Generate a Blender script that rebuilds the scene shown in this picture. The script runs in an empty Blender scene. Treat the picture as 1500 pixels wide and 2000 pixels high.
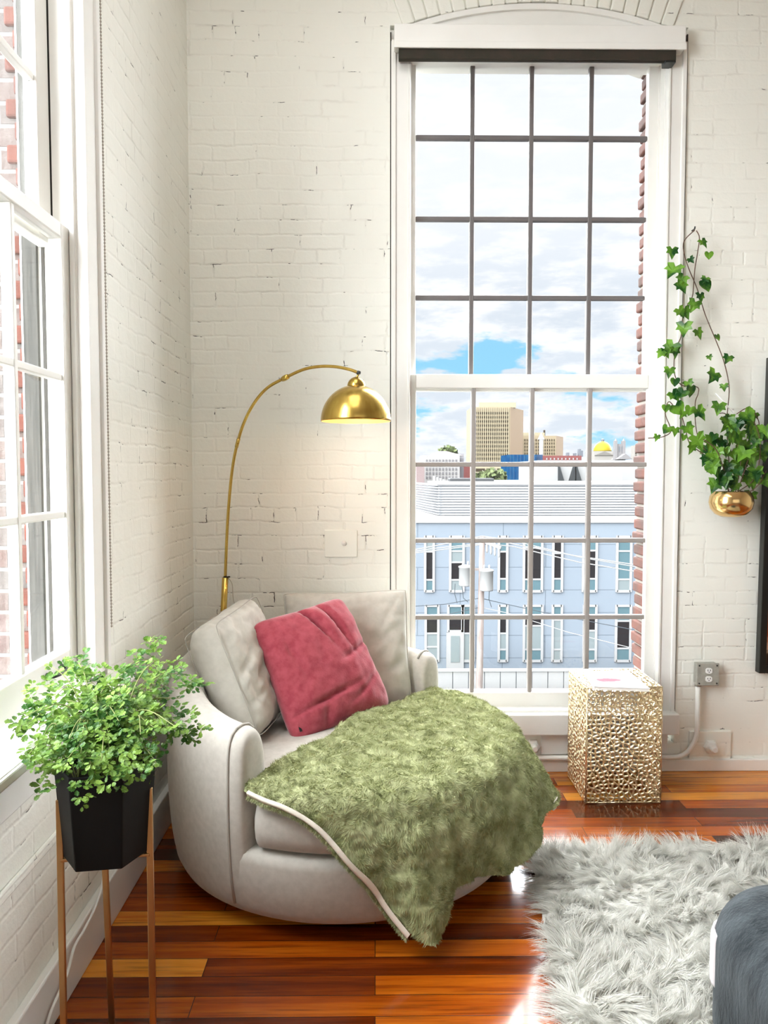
import bpy, bmesh, math, random
import numpy as np
from mathutils import Vector, Matrix, noise as mnoise

random.seed(7)
rng = np.random.default_rng(7)
SC = bpy.context.scene
COL = SC.collection
PI = math.pi
R = math.radians

# ------------------------------------------------------------------ camera
CAM_H, FPX, PITCH, YAW = 1.45, 1480.0, R(2.9), R(0.7)
cam = bpy.data.cameras.new('camera')
cam.sensor_fit = 'AUTO'
cam.sensor_width = 36.0
cam.lens = FPX / 2000.0 * 36.0
cam.clip_end = 5000
camo = bpy.data.objects.new('camera', cam)
COL.objects.link(camo)
camo.location = (0, 0, CAM_H)
camo.rotation_euler = (PI / 2 - PITCH, 0, -YAW)
SC.camera = camo

# ------------------------------------------------------------------ colour management
SC.view_settings.view_transform = 'Standard'
SC.view_settings.look = 'None'
SC.view_settings.gamma = 1.0
SC.view_settings.use_curve_mapping = False
SC.view_settings.exposure = 0.08
SC.cycles.max_bounces = 8
SC.cycles.diffuse_bounces = 5
SC.cycles.glossy_bounces = 4
SC.cycles.transparent_max_bounces = 24
SC.cycles.sample_clamp_indirect = 6.0
SC.cycles.caustics_reflective = False
SC.cycles.caustics_refractive = False


# ------------------------------------------------------------------ node helpers
class NT:
    def __init__(self, tree):
        self.t = tree
        tree.nodes.clear()

    def n(self, typ, props=None, **ins):
        nd = self.t.nodes.new(typ)
        for k, v in (props or {}).items():
            setattr(nd, k, v)
        for k, v in ins.items():
            key = int(k[1:]) if k[0] == 'i' and k[1:].isdigit() else k.replace('_', ' ')
            self.set(nd, key, v)
        return nd

    def set(self, nd, key, v):
        s = nd.inputs[key]
        if isinstance(v, bpy.types.NodeSocket):
            self.t.links.new(v, s)
        elif isinstance(v, bpy.types.Node):
            self.t.links.new(v.outputs[0], s)
        else:
            if s.type == 'RGBA' and len(v) == 3:
                v = (*v, 1.0)
            s.default_value = v

    def math(self, op, a, b=0.0, clamp=False):
        return self.n('ShaderNodeMath', {'operation': op, 'use_clamp': clamp}, i0=a, i1=b).outputs[0]

    def mix(self, f, a, b, bt='MIX'):
        nd = self.n('ShaderNodeMix', {'data_type': 'RGBA', 'blend_type': bt})
        self.set(nd, 0, f)
        for i, v in ((6, a), (7, b)):
            self.set(nd, i, v)
        return nd.outputs[2]

    def mrange(self, v, a, b, c=0.0, d=1.0, smooth=False):
        nd = self.n('ShaderNodeMapRange', {'clamp': True, 'interpolation_type': 'SMOOTHSTEP' if smooth else 'LINEAR'}, i0=v, i1=a, i2=b, i3=c, i4=d)
        return nd.outputs[0]

    def pos(self):
        return self.n('ShaderNodeNewGeometry').outputs['Position']

    def scaled(self, v, s):
        return self.n('ShaderNodeMapping', {'vector_type': 'POINT'}, Vector=v, Scale=s).outputs[0]

    def noise(self, v, scale, detail=3.0, rough=0.55):
        return self.n('ShaderNodeTexNoise', None, Vector=v, Scale=scale, Detail=detail, Roughness=rough).outputs[0]


def srgb(*c):
    return tuple((x / 255 / 12.92 if x / 255 <= 0.04045 else ((x / 255 + 0.055) / 1.055) ** 2.4) for x in c)


# ------------------------------------------------------------------ world: bright broken cloud
def make_world():
    w = bpy.data.worlds.new('sky')
    SC.world = w
    w.use_nodes = True
    q = NT(w.node_tree)
    d = q.n('ShaderNodeTexCoord').outputs['Generated']
    sep = q.n('ShaderNodeSeparateXYZ', None, Vector=d)
    z = sep.outputs[2]
    dd = q.scaled(d, (1.0, 1.0, 2.6))
    n1 = q.noise(dd, 5.5, 7, 0.56)
    n2 = q.noise(q.scaled(d, (1.3, 1.3, 4.5)), 9.0, 5, 0.6)
    dens = q.math('ADD', q.math('MULTIPLY', n1, 0.65), q.math('MULTIPLY', n2, 0.35))
    # clear gap low in the sky to the left of the view
    low = q.math('MULTIPLY', q.mrange(z, 0.115, 0.138, 0, 1, True), q.mrange(z, 0.140, 0.180, 1, 0, True))
    ax = q.mrange(sep.outputs[0], 0.10, 0.25, 1, 0, True)
    gap = q.math('MULTIPLY', low, ax)
    dens2 = q.math('SUBTRACT', dens, q.math('MULTIPLY', gap, 0.15))
    cloud = q.mix(q.mrange(n2, 0.36, 0.60, 0, 1, True), (1.05, 1.06, 1.08), (0.76, 0.83, 0.92))
    hi = q.mrange(z, 0.17, 0.36, 0, 1, True)
    cloud = q.mix(q.math('MULTIPLY', hi, 0.72), cloud, (1.02, 1.04, 1.08))
    blue = q.mix(q.mrange(z, 0.0, 0.5, 0, 1), (0.33, 0.76, 0.98), (0.25, 0.55, 0.95))
    lowfree = q.mrange(z, 0.2, 0.3, 0.0, 0.2)
    cov = q.mrange(q.math('ADD', dens2, lowfree), 0.37, 0.44, 0, 1, True)
    c = q.mix(cov, blue, cloud)
    haze = q.mrange(z, 0.0, 0.06, 0.5, 0.0, True)
    c = q.mix(haze, c, (0.93, 0.97, 1.0))
    ground = q.mrange(z, -0.02, 0.0, 0, 1)
    c = q.mix(ground, (0.5, 0.5, 0.5), c)
    # overcast skies are about three times brighter overhead than at the horizon
    st = q.mrange(z, 0.46, 0.95, 1.0, 3.0, True)
    bg = q.n('ShaderNodeBackground', None, Color=c, Strength=st)
    o = q.n('ShaderNodeOutputWorld')
    q.t.links.new(bg.outputs[0], o.inputs[0])


make_world()


# ------------------------------------------------------------------ lights
def light(name, typ, loc, rot, energy, color=(1, 1, 1), **kw):
    l = bpy.data.lights.new(name, typ)
    l.energy = energy
    l.color = color
    for k, v in kw.items():
        setattr(l, k, v)
    o = bpy.data.objects.new(name, l)
    o.location = loc
    o.rotation_euler = rot
    COL.objects.link(o)
    return o


def sun(name, frm, energy, angle, color):
    v = -Vector(frm).normalized()
    o = light(name, 'SUN', (0, 0, 20), v.to_track_quat('-Z', 'Y').to_euler(), energy, color, angle=R(angle))
    return o


# veiled daylight through both windows, boosted by an added sun and two unseen fills
sun('veiled_sun', (-0.60, -0.60, 0.53), 46.0, 100, (0.94, 0.97, 1.0))
sun('back_sun_fill', (0.46, 0.75, 0.46), 40.0, 100, (0.94, 0.97, 1.0))  # second broad sun, added to push light in through the back window
light('ceiling_fill', 'AREA', (-0.2, 1.6, 4.05), (0, 0, 0), 29, (0.98, 0.985, 1.0), shape='RECTANGLE', size=1.1, size_y=2.4)  # unseen fill lamp, added to brighten the left and back walls
light('rear_fill', 'AREA', (1.6, -3.6, 2.2), (R(90), 0, R(0)), 26, (0.94, 0.97, 1.0), shape='RECTANGLE', size=4.0, size_y=2.6)  # unseen fill lamp added behind the camera; that wall has no window


# ------------------------------------------------------------------ pixel <-> place helpers (used to measure things where they stand)
_f = np.array([math.sin(YAW) * math.cos(PITCH), math.cos(YAW) * math.cos(PITCH), -math.sin(PITCH)])
_r = np.array([math.cos(YAW), -math.sin(YAW), 0.0])
_u = np.cross(_r, _f)
_c = np.array([0, 0, CAM_H])


def _ray(x, y):
    return _f * FPX + _r * (x - 750) - _u * (y - 1000)


def atY(x, y, Y):
    d = _ray(x, y)
    return Vector(_c + d * Y / d[1])


def atX(x, y, X):
    d = _ray(x, y)
    return Vector(_c + d * X / d[0])


def atZ(x, y, Z):
    d = _ray(x, y)
    return Vector(_c + d * (Z - CAM_H) / d[2])


# ------------------------------------------------------------------ mesh helpers
class MB:
    def __init__(self):
        self.v, self.f = [], []

    def add(self, vs, fs):
        o = len(self.v)
        self.v += [tuple(p) for p in vs]
        self.f += [tuple(i + o for i in f) for f in fs]
        return self

    def box(self, x0, x1, y0, y1, z0, z1):
        vs = [(x, y, z) for x in (x0, x1) for y in (y0, y1) for z in (z0, z1)]
        return self.add(vs, [(0, 1, 3, 2), (4, 6, 7, 5), (0, 4, 5, 1), (2, 3, 7, 6), (0, 2, 6, 4), (1, 5, 7, 3)])

    def bar(self, p, q, w, h, up=(0, 0, 1)):
        p, q = Vector(p), Vector(q)
        d = (q - p).normalized()
        upv = Vector(up)
        s = d.cross(upv)
        if s.length < 1e-4:
            s = d.cross(Vector((0, 1, 0)))
        s.normalize()
        t = s.cross(d)
        s, t = s * w / 2, t * h / 2
        vs = [c + a * s + b * t for c in (p, q) for a, b in ((-1, -1), (1, -1), (1, 1), (-1, 1))]
        return self.add(vs, [(0, 1, 2, 3), (7, 6, 5, 4), (0, 4, 5, 1), (1, 5, 6, 2), (2, 6, 7, 3), (3, 7, 4, 0)])

    def tube(self, pts, r, n=8, cap=True):
        pts = [Vector(p) for p in pts]
        rs = r if isinstance(r, (list, tuple)) else [r] * len(pts)
        vs, fs = [], []
        prev = None
        for i, p in enumerate(pts):
            d = (pts[min(i + 1, len(pts) - 1)] - pts[max(i - 1, 0)])
            if d.length < 1e-9:
                d = Vector((0, 0, 1))
            d.normalize()
            if prev is None:
                a = d.orthogonal().normalized()
            else:
                a = prev - d * prev.dot(d)
                a = a.normalized() if a.length > 1e-6 else d.orthogonal().normalized()
            prev = a
            b = d.cross(a)
            for k in range(n):
                t = 2 * PI * k / n
                vs.append(p + (a * math.cos(t) + b * math.sin(t)) * rs[i])
        for i in range(len(pts) - 1):
            for k in range(n):
                k2 = (k + 1) % n
                fs.append((i * n + k, i * n + k2, (i + 1) * n + k2, (i + 1) * n + k))
        if cap:
            fs.append(tuple(range(n - 1, -1, -1)))
            fs.append(tuple((len(pts) - 1) * n + k for k in range(n)))
        return self.add(vs, fs)

    def lathe(self, prof, c, n=32, M=None, closed=False, caps=True):
        c = Vector(c)
        vs, fs = [], []
        for (r, z) in prof:
            for k in range(n):
                t = 2 * PI * k / n
                p = Vector((r * math.cos(t), r * math.sin(t), z))
                if M is not None:
                    p = M @ p
                vs.append(c + p)
        m = len(prof)
        for i in range(m if closed else m - 1):
            j = (i + 1) % m
            for k in range(n):
                k2 = (k + 1) % n
                fs.append((i * n + k, i * n + k2, j * n + k2, j * n + k))
        if not closed and caps:
            if prof[0][0] > 1e-6:
                fs.append(tuple(range(n - 1, -1, -1)))
            if prof[-1][0] > 1e-6:
                fs.append(tuple((m - 1) * n + k for k in range(n)))
        return self.add(vs, fs)

    def grid(self, P, closeu=False):
        """P[i][j] -> points"""
        nu, nv = len(P), len(P[0])
        vs = [p for row in P for p in row]
        fs = []
        for i in range(nu if closeu else nu - 1):
            i2 = (i + 1) % nu
            for j in range(nv - 1):
                fs.append((i * nv + j, i2 * nv + j, i2 * nv + j + 1, i * nv + j + 1))
        return self.add(vs, fs)

    def prism(self, poly, vec):
        vec = Vector(vec)
        n = len(poly)
        vs = [Vector(p) for p in poly] + [Vector(p) + vec for p in poly]
        fs = [tuple(range(n - 1, -1, -1)), tuple(range(n, 2 * n))]
        for i in range(n):
            j = (i + 1) % n
            fs.append((i, j, n + j, n + i))
        return self.add(vs, fs)

    def build(self, name, mat, parent=None, smooth=False, bevel=0.0, merge=False, seg=2, angle=40):
        me = bpy.data.meshes.new(name)
        me.from_pydata(self.v, [], self.f)
        bm = bmesh.new()
        bm.from_mesh(me)
        if merge:
            bmesh.ops.remove_doubles(bm, verts=bm.verts, dist=1e-5)
            bmesh.ops.dissolve_degenerate(bm, edges=bm.edges, dist=1e-6)
        bmesh.ops.recalc_face_normals(bm, faces=bm.faces)
        bm.to_mesh(me)
        bm.free()
        return link(name, me, mat, parent, smooth, bevel, seg, angle)


def link(name, me, mat, parent=None, smooth=False, bevel=0.0, seg=2, angle=40):
    if mat:
        me.materials.append(mat)
    o = bpy.data.objects.new(name, me)
    COL.objects.link(o)
    if smooth:
        me.polygons.foreach_set('use_smooth', [True] * len(me.polygons))
    if bevel > 0:
        m = o.modifiers.new('bevel', 'BEVEL')
        m.width = bevel
        m.segments = seg
        m.limit_method = 'ANGLE'
        m.angle_limit = R(angle)
    if parent is not None:
        o.parent = parent
        o.matrix_parent_inverse = parent_inverse(parent)
    return o


def parent_inverse(p):
    m = Matrix.Identity(4)
    while p is not None:
        m = Matrix.Translation(p.location) @ m
        p = None if p.parent is None or tuple(p.location) == (0, 0, 0) else p.parent
    return m.inverted()


def tag(o, label=None, cat=None, group=None, kind=None):
    if label:
        o['label'] = label
    if cat:
        o['category'] = cat
    if group:
        o['group'] = group
    if kind:
        o['kind'] = kind
    return o


def empty(name, loc, label=None, cat=None, group=None, kind=None):
    o = bpy.data.objects.new(name, None)
    o.empty_display_size = 0.1
    o.location = loc
    COL.objects.link(o)
    return tag(o, label, cat, group, kind)


# ------------------------------------------------------------------ materials
MATS = {}


def pbr(name, col, rough=0.5, metal=0.0, col2=None, vscale=8.0, bump=0.0, bscale=60.0, bdist=0.002, spec=0.5,
        stretch=(1, 1, 1), sheen=0.0, emit=None, estr=0.0, trans=0.0, lo=0.35, hi=0.65, coat=0.0):
    if name in MATS:
        return MATS[name]
    m = bpy.data.materials.new(name)
    m.use_nodes = True
    q = NT(m.node_tree)
    b = q.n('ShaderNodeBsdfPrincipled', None, Roughness=rough, Metallic=metal)
    b.inputs['Specular IOR Level'].default_value = spec
    q.set(b, 'Base Color', col)
    P = q.scaled(q.pos(), stretch)
    if col2 is not None:
        f = q.mrange(q.noise(P, vscale, 4), lo, hi)
        q.set(b, 'Base Color', q.mix(f, col, col2))
    if bump > 0:
        h = q.noise(P, bscale, 4, 0.6)
        q.set(b, 'Normal', q.n('ShaderNodeBump', None, Strength=bump, Distance=bdist, Height=h))
    if sheen:
        b.inputs['Sheen Weight'].default_value = sheen
        b.inputs['Sheen Roughness'].default_value = 0.4
    if coat:
        b.inputs['Coat Weight'].default_value = coat
        b.inputs['Coat Roughness'].default_value = 0.08
    if emit is not None:
        q.set(b, 'Emission Color', emit)
        b.inputs['Emission Strength'].default_value = estr
    out = q.n('ShaderNodeOutputMaterial')
    sh = b.outputs[0]
    if trans > 0:
        tr = q.n('ShaderNodeBsdfTranslucent')
        q.set(tr, 'Color', b.inputs['Base Color'].links[0].from_socket if b.inputs['Base Color'].links else col)
        mx = q.n('ShaderNodeMixShader', None, i0=trans, i1=b.outputs[0], i2=tr.outputs[0])
        sh = mx.outputs[0]
    q.t.links.new(sh, out.inputs[0])
    MATS[name] = m
    return m


def mat_painted_brick():
    m = bpy.data.materials.new('painted_brick')
    m.use_nodes = True
    q = NT(m.node_tree)
    P = q.pos()
    s = q.n('ShaderNodeSeparateXYZ', None, Vector=P)
    u = q.math('ADD', s.outputs[0], s.outputs[1])
    warp = q.math('MULTIPLY', q.math('SUBTRACT', q.noise(P, 4.0, 2), 0.5), 0.03)
    warp2 = q.math('MULTIPLY', q.math('SUBTRACT', q.noise(P, 30.0, 2), 0.5), 0.010)
    v = q.math('ADD', q.math('ADD', s.outputs[2], warp), warp2)
    u = q.math('ADD', u, q.math('MULTIPLY', warp2, 1.6))
    uv = q.n('ShaderNodeCombineXYZ', None, X=u, Y=v).outputs[0]

    def brick(mortar, smooth):
        b = q.n('ShaderNodeTexBrick', {'offset': 0.5, 'squash_frequency': 3, 'squash': 0.52}, Vector=uv, Scale=1.0)
        b.inputs['Mortar Size'].default_value = mortar
        b.inputs['Mortar Smooth'].default_value = smooth
        b.inputs['Brick Width'].default_value = 0.205
        b.inputs['Row Height'].default_value = 0.0677
        return b
    A = brick(0.009, 1.0)
    Bk = brick(0.0016, 0.25)
    area = q.noise(P, 1.1, 2)
    depth = q.mrange(q.math('ADD', q.math('MULTIPLY', q.noise(P, 3.5, 3), 0.6), q.math('MULTIPLY', area, 0.4)), 0.42, 0.66, 0.12, 1.0)
    fine = q.noise(P, 90, 4, 0.65)
    mid = q.noise(P, 16, 4, 0.6)
    h = q.math('ADD', q.math('MULTIPLY', q.math('MULTIPLY', A.outputs[1], depth), -1.0),
               q.math('ADD', q.math('MULTIPLY', fine, 0.2), q.math('MULTIPLY', mid, 1.0)))
    sp = q.noise(P, 13.0, 3, 0.7)
    spots = q.mrange(q.math('ADD', sp, q.math('MULTIPLY', q.math('SUBTRACT', area, 0.5), 0.25)), 0.605, 0.66, 0, 1)
    crack = q.math('MULTIPLY', Bk.outputs[1], spots)
    h = q.math('SUBTRACT', h, q.math('MULTIPLY', crack, 1.2))
    base = q.mix(q.noise(P, 2.3, 3), srgb(240, 240, 231), srgb(232, 231, 221))
    dirt = q.math('MULTIPLY', q.math('MULTIPLY', A.outputs[1], q.mrange(q.noise(P, 7, 4), 0.5, 0.75)), 0.22)
    base = q.mix(dirt, base, srgb(150, 140, 124))
    base = q.mix(crack, base, srgb(38, 34, 30))
    b = q.n('ShaderNodeBsdfPrincipled', None, Roughness=0.55)
    q.set(b, 'Base Color', base)
    q.set(b, 'Normal', q.n('ShaderNodeBump', None, Strength=0.46, Distance=0.005, Height=h))
    o = q.n('ShaderNodeOutputMaterial')
    q.t.links.new(b.outputs[0], o.inputs[0])
    return m


def mat_red_brick():
    m = bpy.data.materials.new('red_brick')
    m.use_nodes = True
    q = NT(m.node_tree)
    P = q.pos()
    s = q.n('ShaderNodeSeparateXYZ', None, Vector=P)
    uv = q.n('ShaderNodeCombineXYZ', None, X=q.math('ADD', s.outputs[0], s.outputs[1]), Y=s.outputs[2]).outputs[0]
    b = q.n('ShaderNodeTexBrick', {'offset': 0.5}, Vector=uv, Scale=1.0)
    b.inputs['Mortar Size'].default_value = 0.007
    b.inputs['Mortar Smooth'].default_value = 0.3
    b.inputs['Brick Width'].default_value = 0.205
    b.inputs['Row Height'].default_value = 0.0677
    q.set(b, 'Color1', srgb(66, 46, 40))
    q.set(b, 'Color2', srgb(58, 53, 50))
    q.set(b, 'Mortar', srgb(100, 97, 94))
    c = q.mix(q.mrange(q.noise(P, 20, 4), 0.3, 0.7, 0, 0.5), b.outputs[0], srgb(96, 90, 86))
    bs = q.n('ShaderNodeBsdfPrincipled', None, Roughness=0.85)
    q.set(bs, 'Base Color', c)
    q.set(bs, 'Normal', q.n('ShaderNodeBump', None, Strength=0.6, Distance=0.006, Height=q.math('SUBTRACT', q.noise(P, 60, 3), b.outputs[1])))
    o = q.n('ShaderNodeOutputMaterial')
    q.t.links.new(bs.outputs[0], o.inputs[0])
    return m


def mat_floor():
    m = bpy.data.materials.new('hardwood_planks')
    m.use_nodes = True
    q = NT(m.node_tree)
    P = q.pos()

    def brick(c1, c2, off, bias=0.0):
        b = q.n('ShaderNodeTexBrick', {'offset': 0.37, 'offset_frequency': 2}, Vector=q.n('ShaderNodeMapping', None, Vector=P, Location=(off, 0.036, 0)).outputs[0], Scale=1.0)
        b.inputs['Mortar Size'].default_value = 0.0011
        b.inputs['Mortar Smooth'].default_value = 0.2
        b.inputs['Bias'].default_value = bias
        b.inputs['Brick Width'].default_value = 1.35
        b.inputs['Row Height'].default_value = 0.083
        q.set(b, 'Color1', c1)
        q.set(b, 'Color2', c2)
        q.set(b, 'Mortar', (0, 0, 0))
        return b
    rb = brick((0, 0, 0), (1, 1, 1), 0.0)
    rnd = rb.outputs[0]
    # grain runs along the plank, shifted per plank
    sx = q.n('ShaderNodeSeparateXYZ', None, Vector=P)
    gp = q.n('ShaderNodeCombineXYZ', None, X=q.math('ADD', q.math('MULTIPLY', sx.outputs[0], 1.6), q.math('MULTIPLY', rnd, 37.0)),
             Y=q.math('MULTIPLY', sx.outputs[1], 26.0), Z=q.math('MULTIPLY', rnd, 11.0)).outputs[0]
    g1 = q.noise(gp, 1.0, 6, 0.62)
    g2 = q.noise(q.scaled(gp, (2.2, 3.5, 1)), 1.0, 4, 0.6)
    ramp = q.n('ShaderNodeValToRGB')
    q.set(ramp, 0, q.math('ADD', q.math('MULTIPLY', rnd, 0.62), q.math('MULTIPLY', g1, 0.56)))
    e = ramp.color_ramp.elements
    e[0].position, e[0].color = 0.27, (*srgb(44, 14, 2), 1)
    e[1].position, e[1].color = 0.88, (*srgb(214, 138, 44), 1)
    for p_, c_ in ((0.44, (102, 38, 4)), (0.60, (150, 66, 8)), (0.76, (186, 98, 18))):
        k = e.new(p_)
        k.color = (*srgb(*c_), 1)
    c = q.mix(q.mrange(g2, 0.50, 0.72, 0, 0.6), ramp.outputs[0], srgb(54, 18, 8))
    c = q.mix(rb.outputs[1], c, srgb(24, 9, 4))
    b = q.n('ShaderNodeBsdfPrincipled', None, Roughness=q.mrange(q.noise(P, 5, 3), 0.3, 0.7, 0.10, 0.2))
    q.set(b, 'Base Color', c)
    b.inputs['Specular IOR Level'].default_value = 0.35
    b.inputs['Coat Weight'].default_value = 0.25
    b.inputs['Coat Roughness'].default_value = 0.06
    hh = q.math('SUBTRACT', q.math('MULTIPLY', q.noise(P, 7, 2), 0.5), q.math('MULTIPLY', rb.outputs[1], 0.6))
    q.set(b, 'Normal', q.n('ShaderNodeBump', None, Strength=0.12, Distance=0.004, Height=hh))
    o = q.n('ShaderNodeOutputMaterial')
    q.t.links.new(b.outputs[0], o.inputs[0])
    return m


def mat_glass():
    m = bpy.data.materials.new('window_glass')
    m.use_nodes = True
    q = NT(m.node_tree)
    t = q.n('ShaderNodeBsdfTransparent', None, Color=(0.985, 0.99, 0.99))
    g = q.n('ShaderNodeBsdfGlossy', None, Roughness=0.02)
    bf = q.n('ShaderNodeNewGeometry').outputs['Backfacing']
    fr = q.n('ShaderNodeFresnel', None, IOR=q.mrange(bf, 0, 1, 1.3, 1 / 1.3))
    mx = q.n('ShaderNodeMixShader', None, i0=fr.outputs[0], i1=t.outputs[0], i2=g.outputs[0])
    o = q.n('ShaderNodeOutputMaterial')
    q.t.links.new(mx.outputs[0], o.inputs[0])
    return m


M_BRICK = mat_painted_brick()
M_RED = mat_red_brick()
M_FLOOR = mat_floor()
M_GLASS = mat_glass()
M_TRIM = pbr('white_trim_paint', srgb(238, 237, 232), 0.4, col2=srgb(233, 231, 225), vscale=3, bump=0.15, bscale=25, bdist=0.002)
M_CEIL = pbr('ceiling_white', srgb(238, 236, 230), 0.8)
M_GAP = pbr('dark_gap', srgb(46, 40, 34), 0.9)
M_BRASS = pbr('brushed_brass', (0.62, 0.43, 0.11), 0.24, 1.0, col2=(0.52, 0.34, 0.08), vscale=40, stretch=(1, 1, 0.1), bump=0.05, bscale=200)
M_GOLD = pbr('pale_gold_metal', (0.90, 0.76, 0.51), 0.28, 1.0)
M_COPPER = pbr('copper_legs', (0.55, 0.33, 0.15), 0.30, 1.0)
M_BLACK = pbr('matt_black_pot', (0.004, 0.004, 0.004), 0.6, spec=0.2, bump=0.1, bscale=200)
M_IRON = pbr('black_iron', (0.012, 0.014, 0.013), 0.4)
M_LINEN = pbr('grey_linen_upholstery', srgb(192, 187, 178), 0.9, col2=srgb(182, 177, 168), vscale=45, bump=0.22, bscale=420, bdist=0.0012, sheen=0.25, spec=0.2)
M_CUSH = pbr('grey_cushion_fabric', srgb(196, 192, 182), 0.9, col2=srgb(186, 182, 172), vscale=30, bump=0.22, bscale=420, bdist=0.0012, sheen=0.2, spec=0.2)
M_SEAM = pbr('grey_seam', srgb(168, 163, 154), 0.9)
M_PINK = pbr('rose_plush', srgb(168, 78, 88), 0.95, col2=srgb(148, 60, 72), vscale=30, bump=0.4, bscale=160, bdist=0.003, sheen=0.5, spec=0.15)
M_GREEN = pbr('sage_fur', srgb(182, 186, 144), 0.95, col2=srgb(138, 143, 98), vscale=18, spec=0.08)
M_LINING = pbr('cream_fleece', srgb(226, 218, 204), 0.95, bump=0.4, bscale=90, bdist=0.003, spec=0.1)
M_RUG = pbr('rug_fur', srgb(228, 227, 221), 0.85, col2=srgb(208, 207, 200), vscale=30, spec=0.15, trans=0.25)
M_SLATE = pbr('slate_plush', srgb(66, 72, 75), 0.9, col2=srgb(40, 45, 48), vscale=14, bump=0.8, bscale=90, bdist=0.006, sheen=0.08, spec=0.1, stretch=(1, 1, 0.4))
M_LEAF = pbr('leaf_green', srgb(126, 158, 66), 0.42, col2=srgb(54, 96, 36), vscale=16, lo=0.4, hi=0.6, trans=0.35, spec=0.35)
M_IVY = pbr('ivy_green', srgb(104, 150, 46), 0.36, col2=srgb(24, 72, 26), vscale=14, lo=0.42, hi=0.6, trans=0.25, spec=0.4)
M_STEM = pbr('green_stem', srgb(120, 128, 70), 0.6)
M_VINE = pbr('brown_vine', srgb(92, 66, 50), 0.7)
M_SOIL = pbr('soil', srgb(40, 30, 22), 0.95, bump=0.8, bscale=60, bdist=0.01)
M_WHITE = pbr('white_plastic', srgb(240, 240, 236), 0.4)
M_GALV = pbr('grey_metal_plate', srgb(172, 171, 160), 0.5, 0.2, col2=srgb(156, 155, 146), vscale=30)
M_PAPER = pbr('magazine_paper', srgb(244, 242, 240), 0.4)
M_SHADE = pbr('dark_shade_cloth', srgb(56, 46, 38), 0.9, col2=srgb(44, 42, 32), vscale=20)
M_FRAME = pbr('black_frame', (0.006, 0.007, 0.006), 0.35)

# ------------------------------------------------------------------ THE ROOM
YB, XL, CZ = 3.63, -0.87, 4.15
XR, YF = 4.6, -4.0
WT = 0.46

MB().box(XL - WT, XR + 0.3, YF - 0.3, YB + 0.02, -0.12, 0.0).build('floor', M_FLOOR)['kind'] = 'structure'
MB().box(XL - WT, XR + 0.3, YF - 0.3, YB + WT, CZ, CZ + 0.2).build('ceiling', M_CEIL)['kind'] = 'structure'
MB().box(XR, XR + 0.3, YF - 0.3, YB + WT, -0.1, CZ).build('wall_right', M_BRICK)['kind'] = 'structure'
MB().box(XL - WT, XR, YF - 0.3, YF, -0.1, CZ).build('wall_front', M_BRICK)['kind'] = 'structure'

# --- back wall with a tall opening under a shallow brick arch
WX0, WX1, WZ0, WZS = 0.073, 1.466, 0.13, 3.515
WXC = (WX0 + WX1) / 2
ARC0, ARC1, ARCZ = atY(785, 42, YB), atY(1315, 46, YB), atY(1050, 3, YB)[2]
AX0, AX1 = ARC0[0], ARC1[0]
AZS = 3.53
half = (AX1 - AX0) / 2
rise = ARCZ - AZS
ARAD = (half * half + rise * rise) / (2 * rise)
ACX, ACZ = (AX0 + AX1) / 2, ARCZ - ARAD
aspan = math.asin(half / ARAD)


def arc(n, rad=None):
    rad = rad or ARAD
    return [(ACX + rad * math.sin(-aspan + 2 * aspan * i / n), ACZ + rad * math.cos(-aspan + 2 * aspan * i / n)) for i in range(n + 1)]


wb = MB()
wb.box(XL - WT, WX0, YB, YB + WT, -0.1, CZ)
wb.box(WX1, XR + 0.3, YB, YB + WT, -0.1, CZ)
wb.box(WX0, WX1, YB, YB + WT, -0.1, WZ0)
wb.box(WX0, AX0, YB, YB + WT, AZS, CZ)
wb.box(AX1, WX1, YB, YB + WT, AZS, CZ)
A_ = arc(24)
poly = [(AX0, YB, CZ)] + [(x, YB, z) for x, z in A_] + [(AX1, YB, CZ)]
wb.prism(poly, (0, WT, 0))
wall_back = wb.build('wall_back', M_BRICK)
wall_back['kind'] = 'structure'
# painted header bricks standing on end over the opening
ring = MB()
nb = 21
for i in range(nb):
    a0 = -aspan + 2 * aspan * (i + 0.04) / nb
    a1 = -aspan + 2 * aspan * (i + 0.96) / nb
    jr = random.uniform(-0.004, 0.004)
    jy = random.uniform(-0.003, 0.002)
    pr = []
    for a, rr in ((a0, ARAD - 0.006 + jr), (a1, ARAD - 0.006 + jr), (a1, ARAD + 0.20), (a0, ARAD + 0.20)):
        pr.append((ACX + rr * math.sin(a), YB - 0.008 + jy, ACZ + rr * math.cos(a)))
    ring.prism(pr, (0, 0.03, 0))
ring.build('arch_ring', M_BRICK, wall_back, bevel=0.005)
# red bricks of the outer reveal, seen through the panes on the far right
rev = MB()
mort = MB()
zz = WZ0
k = 0
while zz < 3.55:
    long = k % 2 == 0
    dx = random.uniform(-0.006, 0.006) - (0.004 if long else 0.0)
    dy = random.uniform(-0.012, 0.008)
    rev.box(1.404 + dx, 1.52, 3.80, 4.085 + dy, zz + 0.007, zz + 0.0605)
    zz += 0.0677
    k += 1
M_RB2 = pbr('outer_red_brick', srgb(116, 72, 60), 0.85, col2=srgb(92, 70, 64), vscale=9, bump=0.5, bscale=70, bdist=0.004)
M_MORT = pbr('pale_mortar', srgb(168, 160, 152), 0.9)
rev.build('brick_reveal', M_RB2, wall_back, bevel=0.010, seg=3)
mort.box(1.416, 1.52, 3.80, 4.075, WZ0, 3.55)
mort.build('mortar_bed', M_MORT, wall_back)
MB().box(WX1 - 0.02, XR, YB + WT - 0.02, YB + WT + 0.01, -0.1, CZ)

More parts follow.
